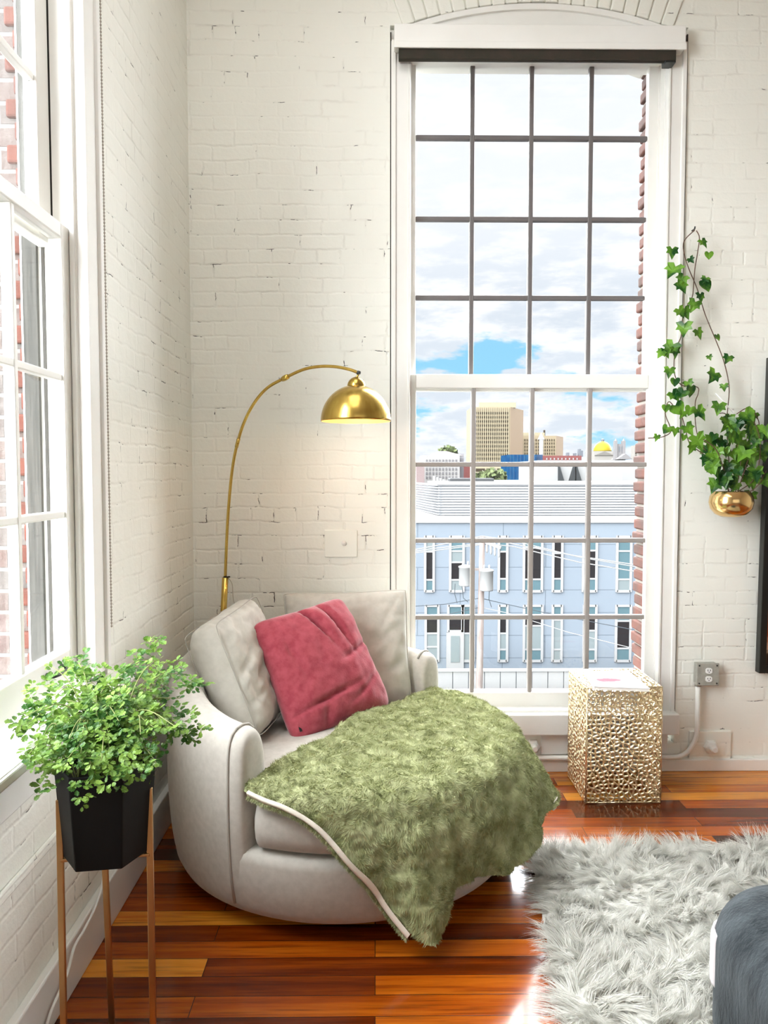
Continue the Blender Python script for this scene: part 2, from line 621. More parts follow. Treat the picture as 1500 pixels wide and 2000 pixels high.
# --- left wall with its window opening
LY0, LY1, LZ0, LZ1 = 0.78, 2.447, 0.80, 3.52
wl = MB()
wl.box(XL - WT, XL, LY1, YB, -0.1, CZ)
wl.box(XL - WT, XL, YF, LY0, -0.1, CZ)
wl.box(XL - WT, XL, LY0, LY1, -0.1, LZ0 - 0.04)
wl.box(XL - WT, XL, LY0, LY1, LZ1, CZ)
wall_left = wl.build('wall_left', M_BRICK)
wall_left['kind'] = 'structure'
lr = MB()
lr.box(-1.36, -1.055, 2.372, LY1 + 0.03, LZ0 - 0.04, LZ1)
lr.build('brick_reveal', M_RED, wall_left)
rb = MB()
zz, k = LZ0 - 0.04, 0
while zz < 3.5:
    dx = random.uniform(-0.004, 0.006)
    rb.box(-1.115 + (0.025 if k % 2 else 0), -1.046 + dx, 2.358, 2.44, zz + 0.006, zz + 0.061)
    zz += 0.0677
    k += 1
rb.build('corner_bricks', pbr('pinkish_brick', srgb(84, 48, 40), 0.85, col2=srgb(72, 44, 38), spec=0.1, vscale=12, bump=0.4, bscale=60, bdist=0.004), wall_left, bevel=0.008)


# --- window parts
M_BAR = pbr('backlit_bar_grey', srgb(150, 144, 140), 0.5)  # backlit shade of the white bars put into their colour
M_BARD = pbr('backlit_bar_dark_grey', srgb(104, 99, 98), 0.5)  # upper sash bars: deeper backlit shade in the colour


def frame_window_back():
    w = empty('window_1', (0, 0, 0), kind='structure')
    t = M_TRIM
    ci0, ci1 = 0.168, 1.375
    # casing boards, stepped
    for x0, x1, s in ((WX0 + 0.005, ci0, 1), (ci1, WX1 - 0.005, -1)):
        c = MB().box(x0, x1, YB - 0.004, YB + 0.035, 0.26, 3.46)
        if s == 1:
            c.box(x0 + 0.002, x0 + 0.022, YB - 0.014, YB, 0.26, 3.46).box(x1 - 0.012, x1, YB - 0.010, YB, 0.26, 3.46)
        else:
            c.box(x1 - 0.022, x1 - 0.002, YB - 0.014, YB, 0.26, 3.46).box(x0, x0 + 0.012, YB - 0.010, YB, 0.26, 3.46)
        c.build('casing', t, w, bevel=0.003)
    for x0, x1 in ((ci0 - 0.03, ci0 + 0.004), (ci1 - 0.004, ci1 + 0.03)):
        MB().box(x0, x1, YB + 0.03, YB + 0.17, 0.26, 3.5).build('jamb', t, w, bevel=0.002)
    MB().box(WX0, WX1, YB + 0.02, YB + 0.17, 3.40, 3.52).build('head_board', t, w)
    # solid panel filling the arch
    a2 = arc(24, ARAD - 0.012)
    poly = [(WX0 + 0.02, YB + 0.012, 3.42)] + [(x, YB + 0.012, z) for x, z in a2] + [(WX1 - 0.02, YB + 0.012, 3.42)]
    pn = MB().prism(poly, (0, 0.05, 0))
    pn.build('arch_panel', t, w)
    am = MB()
    o1, o2 = arc(30, ARAD - 0.010), arc(30, ARAD - 0.034)
    P = []
    for (xa, za), (xb, zb) in zip(o1, o2):
        P.append([(xa, YB + 0.012, za), (xa, YB - 0.004, za), (xb, YB - 0.001, zb), (xb, YB + 0.012, zb)])
    am.grid(P).build('arch_moulding', t, w)
    # dark gap between brick and casing
    MB().box(WX0 - 0.002, WX0 + 0.006, YB + 0.001, YB + 0.03, 0.3, 3.5).build('shadow_gap', M_GAP, w)
    MB().box(WX1 - 0.006, WX1 + 0.002, YB + 0.001, YB + 0.03, 0.3, 3.5).build('shadow_gap', M_GAP, w)

    def sash(name, y, x0, x1, gx0, gx1, z0, z1, gz0, gz1, vx, hz):
        s = MB()
        s.box(x0, gx0, y, y + 0.04, z0, z1)
        s.box(gx1, x1, y, y + 0.04, z0, z1)
        s.box(gx0, gx1, y, y + 0.04, z0, gz0)
        s.box(gx0, gx1, y, y + 0.04, gz1, z1)
        so = s.build(name, t, w, bevel=0.004)
        for x in vx:
            mb = MB().box(x - 0.011, x + 0.011, y + 0.004, y + 0.036, gz0, gz1)
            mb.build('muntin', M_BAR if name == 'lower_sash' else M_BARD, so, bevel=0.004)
        for z in hz:
            mb = MB().box(gx0, gx1, y + 0.006, y + 0.034, z - 0.011, z + 0.011)
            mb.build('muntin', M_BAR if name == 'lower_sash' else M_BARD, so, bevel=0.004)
        MB().box(gx0, gx1, y + 0.018, y + 0.022, gz0, gz1).build('glass', M_GLASS, so)
        return so
    yl, yu = YB + 0.042, YB + 0.092
    yg = yl + 0.004
    gl0, gl1 = atY(812, 1000, yg)[0], atY(1262, 1000, yg)[0]
    ug = yu + 0.004
    ul0, ul1 = atY(812, 400, ug)[0], atY(1263, 400, ug)[0]
    zb = atY(1000, 1352, yg)[2]
    zrt, zrb = atY(1000, 731, yl)[2], atY(1000, 758, yg)[2]
    vl = [atY(x, 1000, yg)[0] for x in (924, 1038, 1150)]
    hl = [atY(1000, y, yg)[2] for y in (907, 1056, 1206)]
    vu = [atY(x, 400, ug)[0] for x in (922, 1037, 1153)]
    hu = [atY(1000, y, ug)[2] for y in (268, 427, 581)]
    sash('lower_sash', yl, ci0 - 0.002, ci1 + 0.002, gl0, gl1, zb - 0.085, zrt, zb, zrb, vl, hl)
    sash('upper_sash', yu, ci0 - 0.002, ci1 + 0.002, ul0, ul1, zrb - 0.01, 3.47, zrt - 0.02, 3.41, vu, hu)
    # parting strips
    for x0, x1 in ((ci0 - 0.002, ci0 + 0.012), (ci1 - 0.012, ci1 + 0.002)):
        MB().box(x0, x1, yl + 0.042, yl + 0.05, zrb, 3.45).build('parting_strip', t, w)
    # stool and apron
    zs_t, zs_b = atY(1150, 1396, YB - 0.06)[2], atY(1150, 1437, YB - 0.06)[2]
    x1 = atY(1328, 1415, YB - 0.06)[0]
    MB().box(0.01, x1, YB - 0.06, YB + 0.05, zs_b, zs_t).build('window_sill', t, w, bevel=0.006)
    MB().box(ci0 - 0.02, ci1 + 0.02, YB - 0.02, YB + 0.09, zs_t - 0.01, zs_t + 0.012).build('sill_moulding', t, w, bevel=0.004)
    xa = atY(1304, 1455, YB - 0.02)[0]
    xb_ = atY(1057, 1455, YB - 0.02)[0]
    MB().box(xb_, xa, YB - 0.018, YB + 0.05, 0.085, zs_b).build('apron', t, w, bevel=0.002)
    MB().box(0.1, WX1 - 0.02, YB + 0.13, YB + 0.47, 0.2, 0.27).build('outer_sill', pbr('stone_sill', srgb(226, 224, 220), 0.8), w)
    return w


win1 = frame_window_back()


def frame_window_left():
    w = empty('window_2', (0, 0, 0), kind='structure')
    t = M_TRIM
    ci = 2.315
    for y0, y1, yo in ((ci, LY1, LY1), (LY0, 0.92, LY0)):
        c = MB().box(XL - 0.03, XL + 0.006, y0, y1, LZ0 + 0.02, LZ1)
        s = 1 if yo == LY1 else -1
        ya, yb = (yo - 0.032, yo - 0.004) if s == 1 else (yo + 0.004, yo + 0.032)
        c.box(XL, XL + 0.016, ya, yb, LZ0 + 0.02, LZ1)
        ya, yb = (y0, y0 + 0.016) if s == 1 else (y1 - 0.016, y1)
        c.box(XL, XL + 0.012, ya, yb, LZ0 + 0.02, LZ1)
        c.build('casing', t, w, bevel=0.003)
    MB().box(XL - 0.03, XL + 0.012, LY0, LY1, 3.44, LZ1 + 0.03).build('head_casing', t, w)
    for y0, y1 in ((ci - 0.004, ci + 0.03), (0.89, 0.924)):
        MB().box(XL - 0.19, XL - 0.02, y0, y1, LZ0, LZ1).build('jamb', t, w, bevel=0.002)
    # stops that step back from the casing
    MB().box(XL - 0.038, XL - 0.022, ci - 0.016, ci, LZ0 + 0.02, 3.45).build('stop_bead', t, w, bevel=0.003)

    def sash(name, xf, z0, z1, gz0, gz1, gy1, gy0, vy, hz):
        s = MB()
        x1, x0 = xf, xf - 0.04
        s.box(x0, x1, gy1, ci - 0.006, z0, z1)
        s.box(x0, x1, 0.93, gy0, z0, z1)
        s.box(x0, x1, gy0, gy1, z0, gz0)
        s.box(x0, x1, gy0, gy1, gz1, z1)
        so = s.build(name, t, w, bevel=0.004)
        for y in vy:
            MB().box(x0 + 0.006, x1 - 0.004, y - 0.011, y + 0.011, gz0, gz1).build('muntin', t, so, bevel=0.004)
        for z in hz:
            MB().box(x0 + 0.008, x1 - 0.006, gy0, gy1, z - 0.011, z + 0.011).build('muntin', t, so, bevel=0.004)
        MB().box(x0 + 0.016, x0 + 0.022, gy0, gy1, gz0, gz1).build('glass', M_GLASS, so)
        return so
    xl, xu = XL - 0.040, XL - 0.092
    gy1 = atX(129, 900, xl)[1]
    gym = [gy1 - 0.289 * k for k in (1, 2, 3)]
    gy0 = gy1 - 0.289 * 4
    zrt = atX(135, 447, xl)[2]
    zrb = atX(121, 466, xl)[2]
    zm = [atX(128, 738, xl)[2], atX(136, 1004, xl)[2]]
    zb = atX(135, 1268, xl)[2]
    ls = sash('lower_sash', xl, zb - 0.10, zrt, zb, zrb, gy1, gy0, gym, zm)
    gyu = atX(74, 300, xu)[1]
    zu = atX(72, 152, xu)[2]
    sash('upper_sash', xu, zrb - 0.01, 3.45, zrt - 0.01, 3.39, gyu, gy0, [gyu - 0.289 * k for k in (1, 2, 3)], [zu, zu + 0.41])
    # outer storm frame, grey
    g = pbr('grey_storm_frame', srgb(54, 52, 49), 0.8, col2=srgb(44, 42, 39), spec=0.0, vscale=6)
    MB().box(-1.05, XL - 0.15, 2.325, 2.372, LZ0, LZ1).box(-1.05, -1.03, 2.30, 2.33, LZ0, LZ1).box(-0.995, -0.985, 2.305, 2.33, LZ0, LZ1).box(-0.968, -0.958, 2.31, 2.33, LZ0, LZ1).build('storm_frame', g, w, bevel=0.003)
    MB().box(XL - 0.175, XL - 0.135, 2.296, 2.312, LZ0, LZ1).build('storm_track', pbr('bluish_track', srgb(76, 75, 72), 0.7, spec=0.0, col2=srgb(60, 60, 58), vscale=20, stretch=(6, 1, 0.2)), w)
    # black sash lift
    hd = MB()
    p0, p1 = atX(92, 1322, xl + 0.002), atX(120, 1304, xl + 0.002)
    out = Vector((0.022, 0, 0))
    hd.tube([p0, p0 + out * 0.8, p0 * 0.75 + p1 * 0.25 + out * 1.15, p0 * 0.25 + p1 * 0.75 + out * 1.15, p1 + out * 0.8, p1], [0.007, 0.0055, 0.005, 0.005, 0.0055, 0.007], 10)
    for p in (p0, p1):
        hd.lathe([(0.0, 0.004), (0.011, 0.003), (0.011, -0.001), (0.0, -0.001)], p + Vector((0.0, 0, 0)), 14, Matrix.Rotation(PI / 2, 3, 'Y'))
    hd.build('sash_lift', M_IRON, ls, smooth=True)['label'] = 'black iron sash lift'
    # stool
    xs = -0.80
    MB().box(xl - 0.02, xs, LY0 - 0.06, LY1 + 0.045, LZ0 - 0.035, LZ0 + 0.0).box(xs - 0.012, xs + 0.006, LY0 - 0.06, LY1 + 0.045, LZ0 - 0.03, LZ0 - 0.004).build('window_sill', t, w, bevel=0.005)
    MB().box(XL - 0.05, XL + 0.03, LY0 - 0.03, LY1 + 0.02, LZ0 - 0.14, LZ0 - 0.03).build('apron', t, w, bevel=0.004)
    MB().box(XL - WT, XL - 0.1, LY0, LY1, LZ0 - 0.05, LZ0 - 0.02).build('outer_sill', pbr('stone_sill', (0.7, 0.7, 0.7)), w)
    return w


win2 = frame_window_left()

# --- skirting
b1 = MB().box(XL, XR, YB - 0.024, YB, 0.0, 0.058).build('baseboard_back', M_TRIM, bevel=0.004)
b1['kind'] = 'structure'
b2 = MB().box(XL, XL + 0.026, YF, YB - 0.024, 0.0, 0.155).build('baseboard_left', M_TRIM, bevel=0.005)
b2['kind'] = 'structure'
b3 = MB().box(XL, XL + 0.012, YF, YB - 0.024, 0.455, 0.485).build('trim_1', M_BRICK, bevel=0.006)
b3['kind'] = 'structure'

# outdoor colours darkened below real paint, to balance the strong suns with the interior
EXT = 0.13


def ext(c):
    return tuple(v * EXT for v in c)


def xpbr(name, col, *a, **k):
    if 'col2' in k:
        k['col2'] = ext(k['col2'])
    k.setdefault('spec', 0.06)
    return pbr(name, ext(col), *a, **k)


# ------------------------------------------------------------------ THE WORLD OUTSIDE
M_GROUND = xpbr('asphalt', srgb(120, 122, 124), 0.9)
M_FACADE = None


def mat_facade():
    m = bpy.data.materials.new('blue_grey_panels')
    m.use_nodes = True
    q = NT(m.node_tree)
    s = q.n('ShaderNodeSeparateXYZ', None, Vector=q.pos())
    uv = q.n('ShaderNodeCombineXYZ', None, X=s.outputs[0], Y=s.outputs[2]).outputs[0]
    b = q.n('ShaderNodeTexBrick', {'offset': 0.5}, Vector=uv, Scale=1.0)
    b.inputs['Mortar Size'].default_value = 0.02
    b.inputs['Brick Width'].default_value = 5.0
    b.inputs['Row Height'].default_value = 1.34
    q.set(b, 'Color1', ext(srgb(206, 220, 234)))
    q.set(b, 'Color2', ext(srgb(200, 214, 229)))
    q.set(b, 'Mortar', ext(srgb(150, 164, 178)))
    bs = q.n('ShaderNodeBsdfPrincipled', None, Roughness=0.7)
    bs.inputs['Specular IOR Level'].default_value = 0.06
    q.set(bs, 'Base Color', b.outputs[0])
    o = q.n('ShaderNodeOutputMaterial')
    q.t.links.new(bs.outputs[0], o.inputs[0])
    return m


M_FACADE = mat_facade()
M_OUTW = xpbr('sunlit_white', srgb(248, 248, 246), 0.7)
M_OUTTRIM = xpbr('white_window_trim', srgb(250, 250, 250), 0.6)
M_TEAL = xpbr('teal_glass', srgb(140, 176, 186), 0.15)
M_PDARK = xpbr('dark_glass', srgb(72, 70, 72), 0.12)
M_PPALE = xpbr('pale_glass', srgb(196, 210, 212), 0.2)
M_LOUV = xpbr('louver_metal', (0.80, 0.82, 0.85), 0.6)
GZ = -11.0
MB().box(-300, 600, 6.0, 2600, GZ - 0.5, GZ).build('street', M_GROUND)['kind'] = 'structure'

YS = 44.0
P_ = lambda x, y, Y=YS: atY(x, y, Y)
off = empty('office_building', (P_(1030, 1300)[0], YS, GZ), 'long blue-grey two-storey building with narrow tall windows across the street', 'building')
x0, x1 = P_(770, 1100)[0], P_(1420, 1100)[0]
zt, zbs = P_(1030, 1021)[2], P_(1030, 1309)[2]
MB().box(x0, x1, YS, YS + 26, GZ, zt).build('facade', M_FACADE, off)
MB().box(x0, x1, YS - 0.12, YS + 26, zt, zt + 0.25).build('parapet', M_OUTW, off)
MB().box(x0, x1, YS - 0.1, YS, GZ, zbs).build('plinth', M_OUTW, off)


def office_window(px0, px1, py0, py1, bands, name='window'):
    a, b = P_(px0, py0), P_(px1, py1)
    f = MB().box(a[0] - 0.09, a[0] + 0.05, YS - 0.10, YS + 0.02, b[2] - 0.09, a[2] + 0.09)
    f.box(b[0] - 0.05, b[0] + 0.09, YS - 0.10, YS + 0.02, b[2] - 0.09, a[2] + 0.09)
    f.box(a[0], b[0], YS - 0.10, YS + 0.02, a[2] - 0.03, a[2] + 0.09)
    f.box(a[0], b[0], YS - 0.10, YS + 0.02, b[2] - 0.12, b[2] + 0.03)
    prev = a[2]
    fo = None
    cuts = []
    for frac, m in bands:
        z = a[2] + (b[2] - a[2]) * frac
        cuts.append((prev, z, m))
        if frac < 1:
            f.box(a[0], b[0], YS - 0.08, YS + 0.02, z - 0.05, z + 0.05)
        prev = z
    fo = f.build(name, M_OUTTRIM, off)
    for zz0, zz1, m in cuts:
        MB().box(a[0], b[0], YS - 0.05, YS - 0.02, zz1, zz0).build('pane', m, fo)


T, D, L_ = M_TEAL, M_PDARK, M_PPALE
for px0, px1, b in ((831, 846, ((.27, L_), (.8, D), (1, T))), (880, 904, ((.26, T), (.47, L_), (.8, D), (1, L_))), (975, 989, ((.27, T), (.78, D), (1, T))),
                    (1024, 1057, ((.2, T), (.79, D), (1, T))), (1081, 1096, ((.3, D), (.78, D), (1, T))), (1140, 1163, ((.25, T), (.78, D), (1, T))), (1206, 1230, ((.26, T), (.79, T), (1, L_)))):
    office_window(px0, px1, 1049, 1153, b)
for px0, px1, b in ((832, 855, ((.2, T), (.5, D), (.75, L_), (1, L_))), (975, 989, ((.2, T), (.5, D), (.8, L_), (1, T))), (1024, 1057, ((.2, T), (.36, D), (.8, L_), (1, T))),
                    (1080, 1095, ((.25, T), (.8, L_), (1, L_))), (1141, 1162, ((.2, T), (.45, D), (.8, L_), (1, T))), (1204, 1229, ((.27, T), (.78, D), (1, T))), (905, 924, ((.2, T), (.5, D), (1, L_)))):
    office_window(px0, px1, 1184, 1289, b)
office_window(876, 902, 1184, 1231, ((.45, T), (1, D)))
dr = MB()
a, b = P_(875, 1235), P_(902, 1305)
dr.box(a[0] - 0.1, b[0] + 0.1, YS - 0.14, YS, b[2], a[2])
dro = dr.build('entrance_door', M_OUTTRIM, off)
a, b = P_(880, 1241), P_(897, 1292)
MB().box(a[0], b[0], YS - 0.17, YS - 0.13, b[2], a[2]).build('pane', M_PPALE, dro)
# louvred plant screen on the roof
YP = 47.0
a, b = P_(856, 945, YP), P_(1420, 1017, YP)
sc = MB()
n = 14
dz = (a[2] - b[2]) / n
M_SLOT = xpbr('louver_shade', srgb(150, 158, 166), 0.8)
for i in range(n):
    z = b[2] + i * dz
    sc.prism([(a[0], YP, z + dz * 0.22), (a[0], YP + 0.05, z + dz * 1.0), (a[0], YP + 0.12, z + dz * 1.0), (a[0], YP + 0.07, z + dz * 0.15)], (b[0] - a[0], 0, 0))
    sc.prism([(a[0], YP, z + dz * 0.28), (a[0] + 0.15, YP, z + dz * 0.95), (a[0] + 0.2, YP, z + dz * 0.95), (a[0] + 0.05, YP, z + dz * 0.2)], (-2.2, 16, 0))
sc.build('louver_screen', M_LOUV, off)
MB().box(a[0] + 0.4, b[0], YP + 0.2, YP + 9, b[2] - 0.3, a[2] - 0.08).build('plant_room', M_SLOT, off)
MB().box(a[0] - 0.05, b[0], YP - 0.05, YP + 9, a[2] - 0.06, a[2] + 0.10).build('screen_cap', M_OUTW, off)
# white block with dark fins, dark ducts
YV = 58.0
a, b = P_(1052, 899, YV), P_(1400, 950, YV)
MB().box(a[0], b[0], YV, YV + 8, b[2], a[2]).build('roof_block', M_OUTW, off)
for (xa, ya), (xb, yb), (xc, yc) in (((1092, 905), (1092, 945), (1104, 945)), ((1123, 905), (1111, 945), (1123, 945)), ((1126, 905), (1126, 945), (1138, 945))):
    MB().prism([P_(xa, ya, YV - 0.4), P_(xb, yb, YV - 0.4), P_(xc, yc, YV - 0.4)], (0, 0.4, 0)).build('fin', xpbr('dark_fin', srgb(92, 96, 98), 0.6), off)
a, b = P_(879, 934, 52), P_(965, 947, 52)
MB().box(a[0], b[0], 52, 53.5, b[2], a[2]).build('roof_duct', xpbr('grey_duct', srgb(128, 130, 132), 0.6), off, bevel=0.05)
a, b = P_(965, 938, 55), P_(1052, 950, 55)
MB().box(a[0], b[0], 55, 57, b[2] - 0.2, a[2]).build('roof_unit', M_OUTW, off)
for i in range(4):
    a, b = P_(846 + 6 * i, 930 + 2 * i, 54), P_(850 + 6 * i, 948, 54)
    MB().box(a[0], b[0], 54, 54.4, b[2], a[2]).build('roof_vent', M_OUTW, off)

# white boundary wall below
YW = 38.0
a, b = P_(760, 1312, YW), P_(1420, 1352, YW)
fn = empty('boundary_wall', (P_(1000, 1350, YW)[0], YW, GZ), 'low white panelled boundary wall along the street below the window', 'wall')
xw = a[0]
wdt = (P_(931, 1330, YW)[0] - P_(900, 1330, YW)[0])
while xw < b[0]:
    MB().box(xw + 0.02, xw + wdt - 0.02, YW, YW + 0.25, GZ, a[2]).build('panel', M_OUTW, fn)
    xw += wdt
MB().box(a[0], b[0], YW - 0.06, YW + 0.3, a[2], a[2] + 0.08).build('coping', M_OUTW, fn)
MB().box(a[0], b[0], YW + 0.05, YW + 0.2, GZ, a[2] - 0.02).build('joint_backing', M_SLOT, fn)
a = P_(760, 1362, 36)
MB().box(P_(760, 1362, 36)[0], P_(1420, 1362, 36)[0], 35.8, 36, GZ, P_(900, 1353, 36)[2]).build('kerb_wall', M_OUTW, fn)

# utility pole with its transformers and wires
YU = 30.0
M_POLE = xpbr('weathered_pole', srgb(236, 222, 214), 0.9, col2=srgb(206, 186, 178), vscale=3, stretch=(4, 4, 0.4))
M_WIRE = xpbr('pale_wire', srgb(250, 250, 248), 0.6)
M_WIRED = xpbr('grey_wire', srgb(120, 130, 138), 0.6)
pp = lambda x, y, Y=YU: atY(x, y, Y)
base = pp(936, 1350)
up = empty('utility_pole', (base[0], YU, GZ), 'wooden utility pole with two white transformers and wires in front of the blue-grey building', 'utility pole')
top = pp(942, 1049)
MB().tube([(base[0], YU, GZ), (base[0], YU, base[2]), top], [0.15, 0.14, 0.11], 14).build('pole', M_POLE, up, smooth=True)
for px, p0, p1 in ((909, 1106, 1144), (948, 1111, 1151)):
    c0, c1 = pp(px, p1), pp(px, p0)
    r = 0.26
    h = c1[2] - c0[2]
    cy = YU - (0.0 if px < 930 else 0.32)
    tr = MB().lathe([(0, 0), (r * .96, 0.0), (r, 0.04), (r, h - 0.06), (r * 1.08, h - 0.05), (r * 1.08, h), (r * .5, h + 0.05), (0, h + 0.06)], (c0[0], cy, c0[2]), 24)
    tro = tr.build('transformer', M_OUTW, up, smooth=True)
    for dxx in (-0.1, 0.1):
        MB().lathe([(0.0, 0.0), (0.04, 0), (0.06, 0.05), (0.03, 0.09), (0.05, 0.14), (0.02, 0.2), (0, 0.2)], (c0[0] + dxx, cy, c1[2]), 10).build('bushing', M_OUTW, tro, smooth=True)
c0 = pp(926, 1112)
MB().bar((c0[0] - 0.3, YU, c0[2]), (c0[0] + 0.35, YU, c0[2]), 0.07, 0.09).build('crossarm', M_POLE, up)
c0 = pp(948, 1062)
arm_a, arm_b = Vector((c0[0] - 0.15, YU + 0.1, c0[2] + 0.12)), Vector((c0[0] + 0.55, YU - 0.45, c0[2] - 0.12))
MB().bar(arm_a, arm_b, 0.08, 0.1).build('crossarm', M_OUTW, up)
for t_ in (0.3, 0.5, 0.7, 0.9):
    p_ = arm_a.lerp(arm_b, t_)
    MB().lathe([(0.0, -0.42), (0.03, -0.4), (0.05, -0.3), (0.035, -0.22), (0.055, -0.15), (0.03, 0.05), (0.05, 0.1), (0.0, 0.16)], p_, 10).build('insulator', M_OUTW, up, smooth=True)


def wire(pts, m, r=0.022):
    P = []
    for i in range(len(pts) - 1):
        a_, b_ = Vector(pts[i]), Vector(pts[i + 1])
        for t in (0, 0.25, 0.5, 0.75):
            P.append(a_.lerp(b_, t))
    P.append(Vector(pts[-1]))
    MB().tube(P, r, 6).build('wire', m, up)


for pts in (((780, 1080), (880, 1060), (942, 1047), (1000, 1062), (1120, 1085), (1300, 1112)), ((780, 1082), (850, 1071), (938, 1062), (1000, 1067), (1130, 1098), (1300, 1126)),
            ((942, 1047), (1010, 1058), (1130, 1088), (1300, 1117)), ((780, 1084), (860, 1074), (938, 1064))):
    wire([pp(x, y) for x, y in pts], M_WIRE)
for pts in (((938, 1168), (980, 1178), (1080, 1200), (1300, 1242)), ((938, 1186), (990, 1197), (1110, 1235), (1300, 1282)), ((938, 1186), (870, 1201), (780, 1214)), ((938, 1168), (870, 1180), (780, 1186))):
    wire([pp(x, y) for x, y in pts], M_WIRE if pts[0][1] == 1186 and pts[1][0] > 938 else M_WIRED, 0.016)
for pts in (((889, 1140), (888, 1160), (893, 1178)), ((902, 1142), (905, 1168), (914, 1176)), ((956, 1150), (955, 1170), (960, 1186))):
    wire([pp(x, y) for x, y in pts], M_WIRED, 0.014)


# far town
def far(px0, px1, py0, py1, Y, depth):
    a_, b_ = atY(px0, py0, Y), atY(px1, py1, Y)
    return a_[0], b_[0], min(a_[2], b_[2]), max(a_[2], b_[2]), Y, Y + depth


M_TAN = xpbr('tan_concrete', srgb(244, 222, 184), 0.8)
M_TAN2 = xpbr('pale_piers', srgb(250, 236, 200), 0.8)
M_WBAND = xpbr('dark_window_band', srgb(96, 82, 60), 0.6)
Yt = 500.0
x0, x1, z0, z1, y0, y1 = far(921, 997, 940, 795, Yt, 30)
tw = empty('office_tower', ((x0 + x1) / 2, Yt, GZ), 'tall tan office tower with rows of narrow windows rising above the town', 'building')
MB().box(x0, x1, y0, y1, GZ, z1).build('wall', M_TAN, tw)
xs = atY(1022, 830, Yt + 25)[0]
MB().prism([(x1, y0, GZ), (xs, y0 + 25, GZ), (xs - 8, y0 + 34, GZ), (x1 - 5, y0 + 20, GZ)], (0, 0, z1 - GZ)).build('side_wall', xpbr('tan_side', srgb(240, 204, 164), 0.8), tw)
zw1 = atY(960, 804, Yt)[2]
zw0 = atY(960, 901, Yt)[2]
for i in range(12):
    za = zw1 + (zw0 - zw1) * (i + 0.08) / 12
    zb_ = zw1 + (zw0 - zw1) * (i + 0.62) / 12
    MB().box(x0 + 0.5, x1 - 1.2, y0 - 0.35, y0, zb_, za).build('window_band', M_WBAND, tw)
for i in range(18):
    xp = x0 + 0.6 + (x1 - x0 - 1.8) * i / 17
    MB().box(xp - 0.22, xp + 0.22, y0 - 0.7, y0, zw0 - 1, z1 - 0.4).build('pier', M_TAN2, tw)
a0, a1, c0, c1, d0, d1 = far(936, 1008, 796, 786, Yt + 6, 14)
MB().box(a0, a1, d0, d1, c0, c1).build('rooftop', M_TAN2, tw)
a0, a1, c0, c1, d0, d1 = far(921, 993, 935, 910, Yt - 8, 8)
MB().box(a0, a1, d0, d1, GZ, c1).build('podium', M_TAN2, tw)
for px0 in (929, 950, 971):
    a0, a1, c0, c1, d0, d1 = far(px0, px0 + 18, 921, 915, Yt - 8.3, 0.3)
    MB().box(a0, a1, d0, d1, c0, c1).build('window_band', M_WBAND, tw)

x0, x1, z0, z1, y0, y1 = far(1015, 1086, 900, 851, 560.0, 26)
lb = empty('tan_office_block', ((x0 + x1) / 2, 560, GZ), 'lower tan office block with square windows just behind the tall tower', 'building')
MB().box(x0, x1, y0, y1, GZ, z1).build('wall', M_TAN, lb)
xs = atY(1100, 860, 580)[0]
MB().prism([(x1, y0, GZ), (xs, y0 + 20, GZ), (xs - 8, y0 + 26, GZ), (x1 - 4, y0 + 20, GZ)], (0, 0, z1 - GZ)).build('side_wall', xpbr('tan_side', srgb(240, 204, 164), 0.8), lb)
for r_ in range(5):
    for c_ in range(15):
        px = 1020 + c_ * 4.4
        a0, a1, c0, c1, d0, d1 = far(px, px + 1.7, 861.5 + r_ * 6.6, 857.5 + r_ * 6.6, 559.6, 0.5)
        MB().box(a0, a1, d0, d1, c0, c1).build('window', M_WBAND, lb)
a0, a1, c0, c1, d0, d1 = far(1022, 1064, 852, 845, 570, 8)
MB().box(a0, a1, d0, d1, c0, c1).build('rooftop', M_TAN2, lb)
a0, a1, c0, c1, d0, d1 = far(1062, 1065, 852, 840, 572, 2)
MB().box(a0, a1, d0, d1, c0, c1).build('chimney', M_WBAND, lb)

a0, a1, c0, c1, d0, d1 = far(1055, 1061, 900, 858, 430, 3)
sp = empty('white_steeple', (a0, 430, GZ), 'slim white church steeple in front of the tan office block', 'steeple')
MB().box(a0, a1, d0, d1, GZ, c1).build('shaft', M_OUTW, sp)
MB().lathe([(2.0, 0), (0.02, 4.2)], ((a0 + a1) / 2, 431.5, c1), 4).build('spire', M_OUTW, sp)

x0, x1, z0, z1, y0, y1 = far(993, 1048, 940, 888, 330.0, 20)
gb = empty('glass_building', ((x0 + x1) / 2, 330, GZ), 'deep blue glass building at the foot of the tan tower', 'building')
M_BLUE = xpbr('blue_glass', srgb(34, 92, 156), 0.7, col2=srgb(52, 130, 184), vscale=0.4, spec=0.0)
MB().box(x0, x1, y0, y1, GZ, z1).build('glass_wall', M_BLUE, gb)
for i in range(8):
    xm = x0 + (x1 - x0) * (i + 0.5) / 8
    MB().box(xm - 0.1, xm + 0.1, y0 - 0.15, y0, GZ, z1).build('mullion', xpbr('blue_mullion', srgb(90, 140, 190), 0.5), gb)
a0, a1, c0, c1, d0, d1 = far(1046, 1060, 940, 888, 334, 16)
MB().box(a0, a1, d0, d1, GZ, c1).build('end_wall', xpbr('blue_grey_end', srgb(92, 124, 168), 0.5), gb)

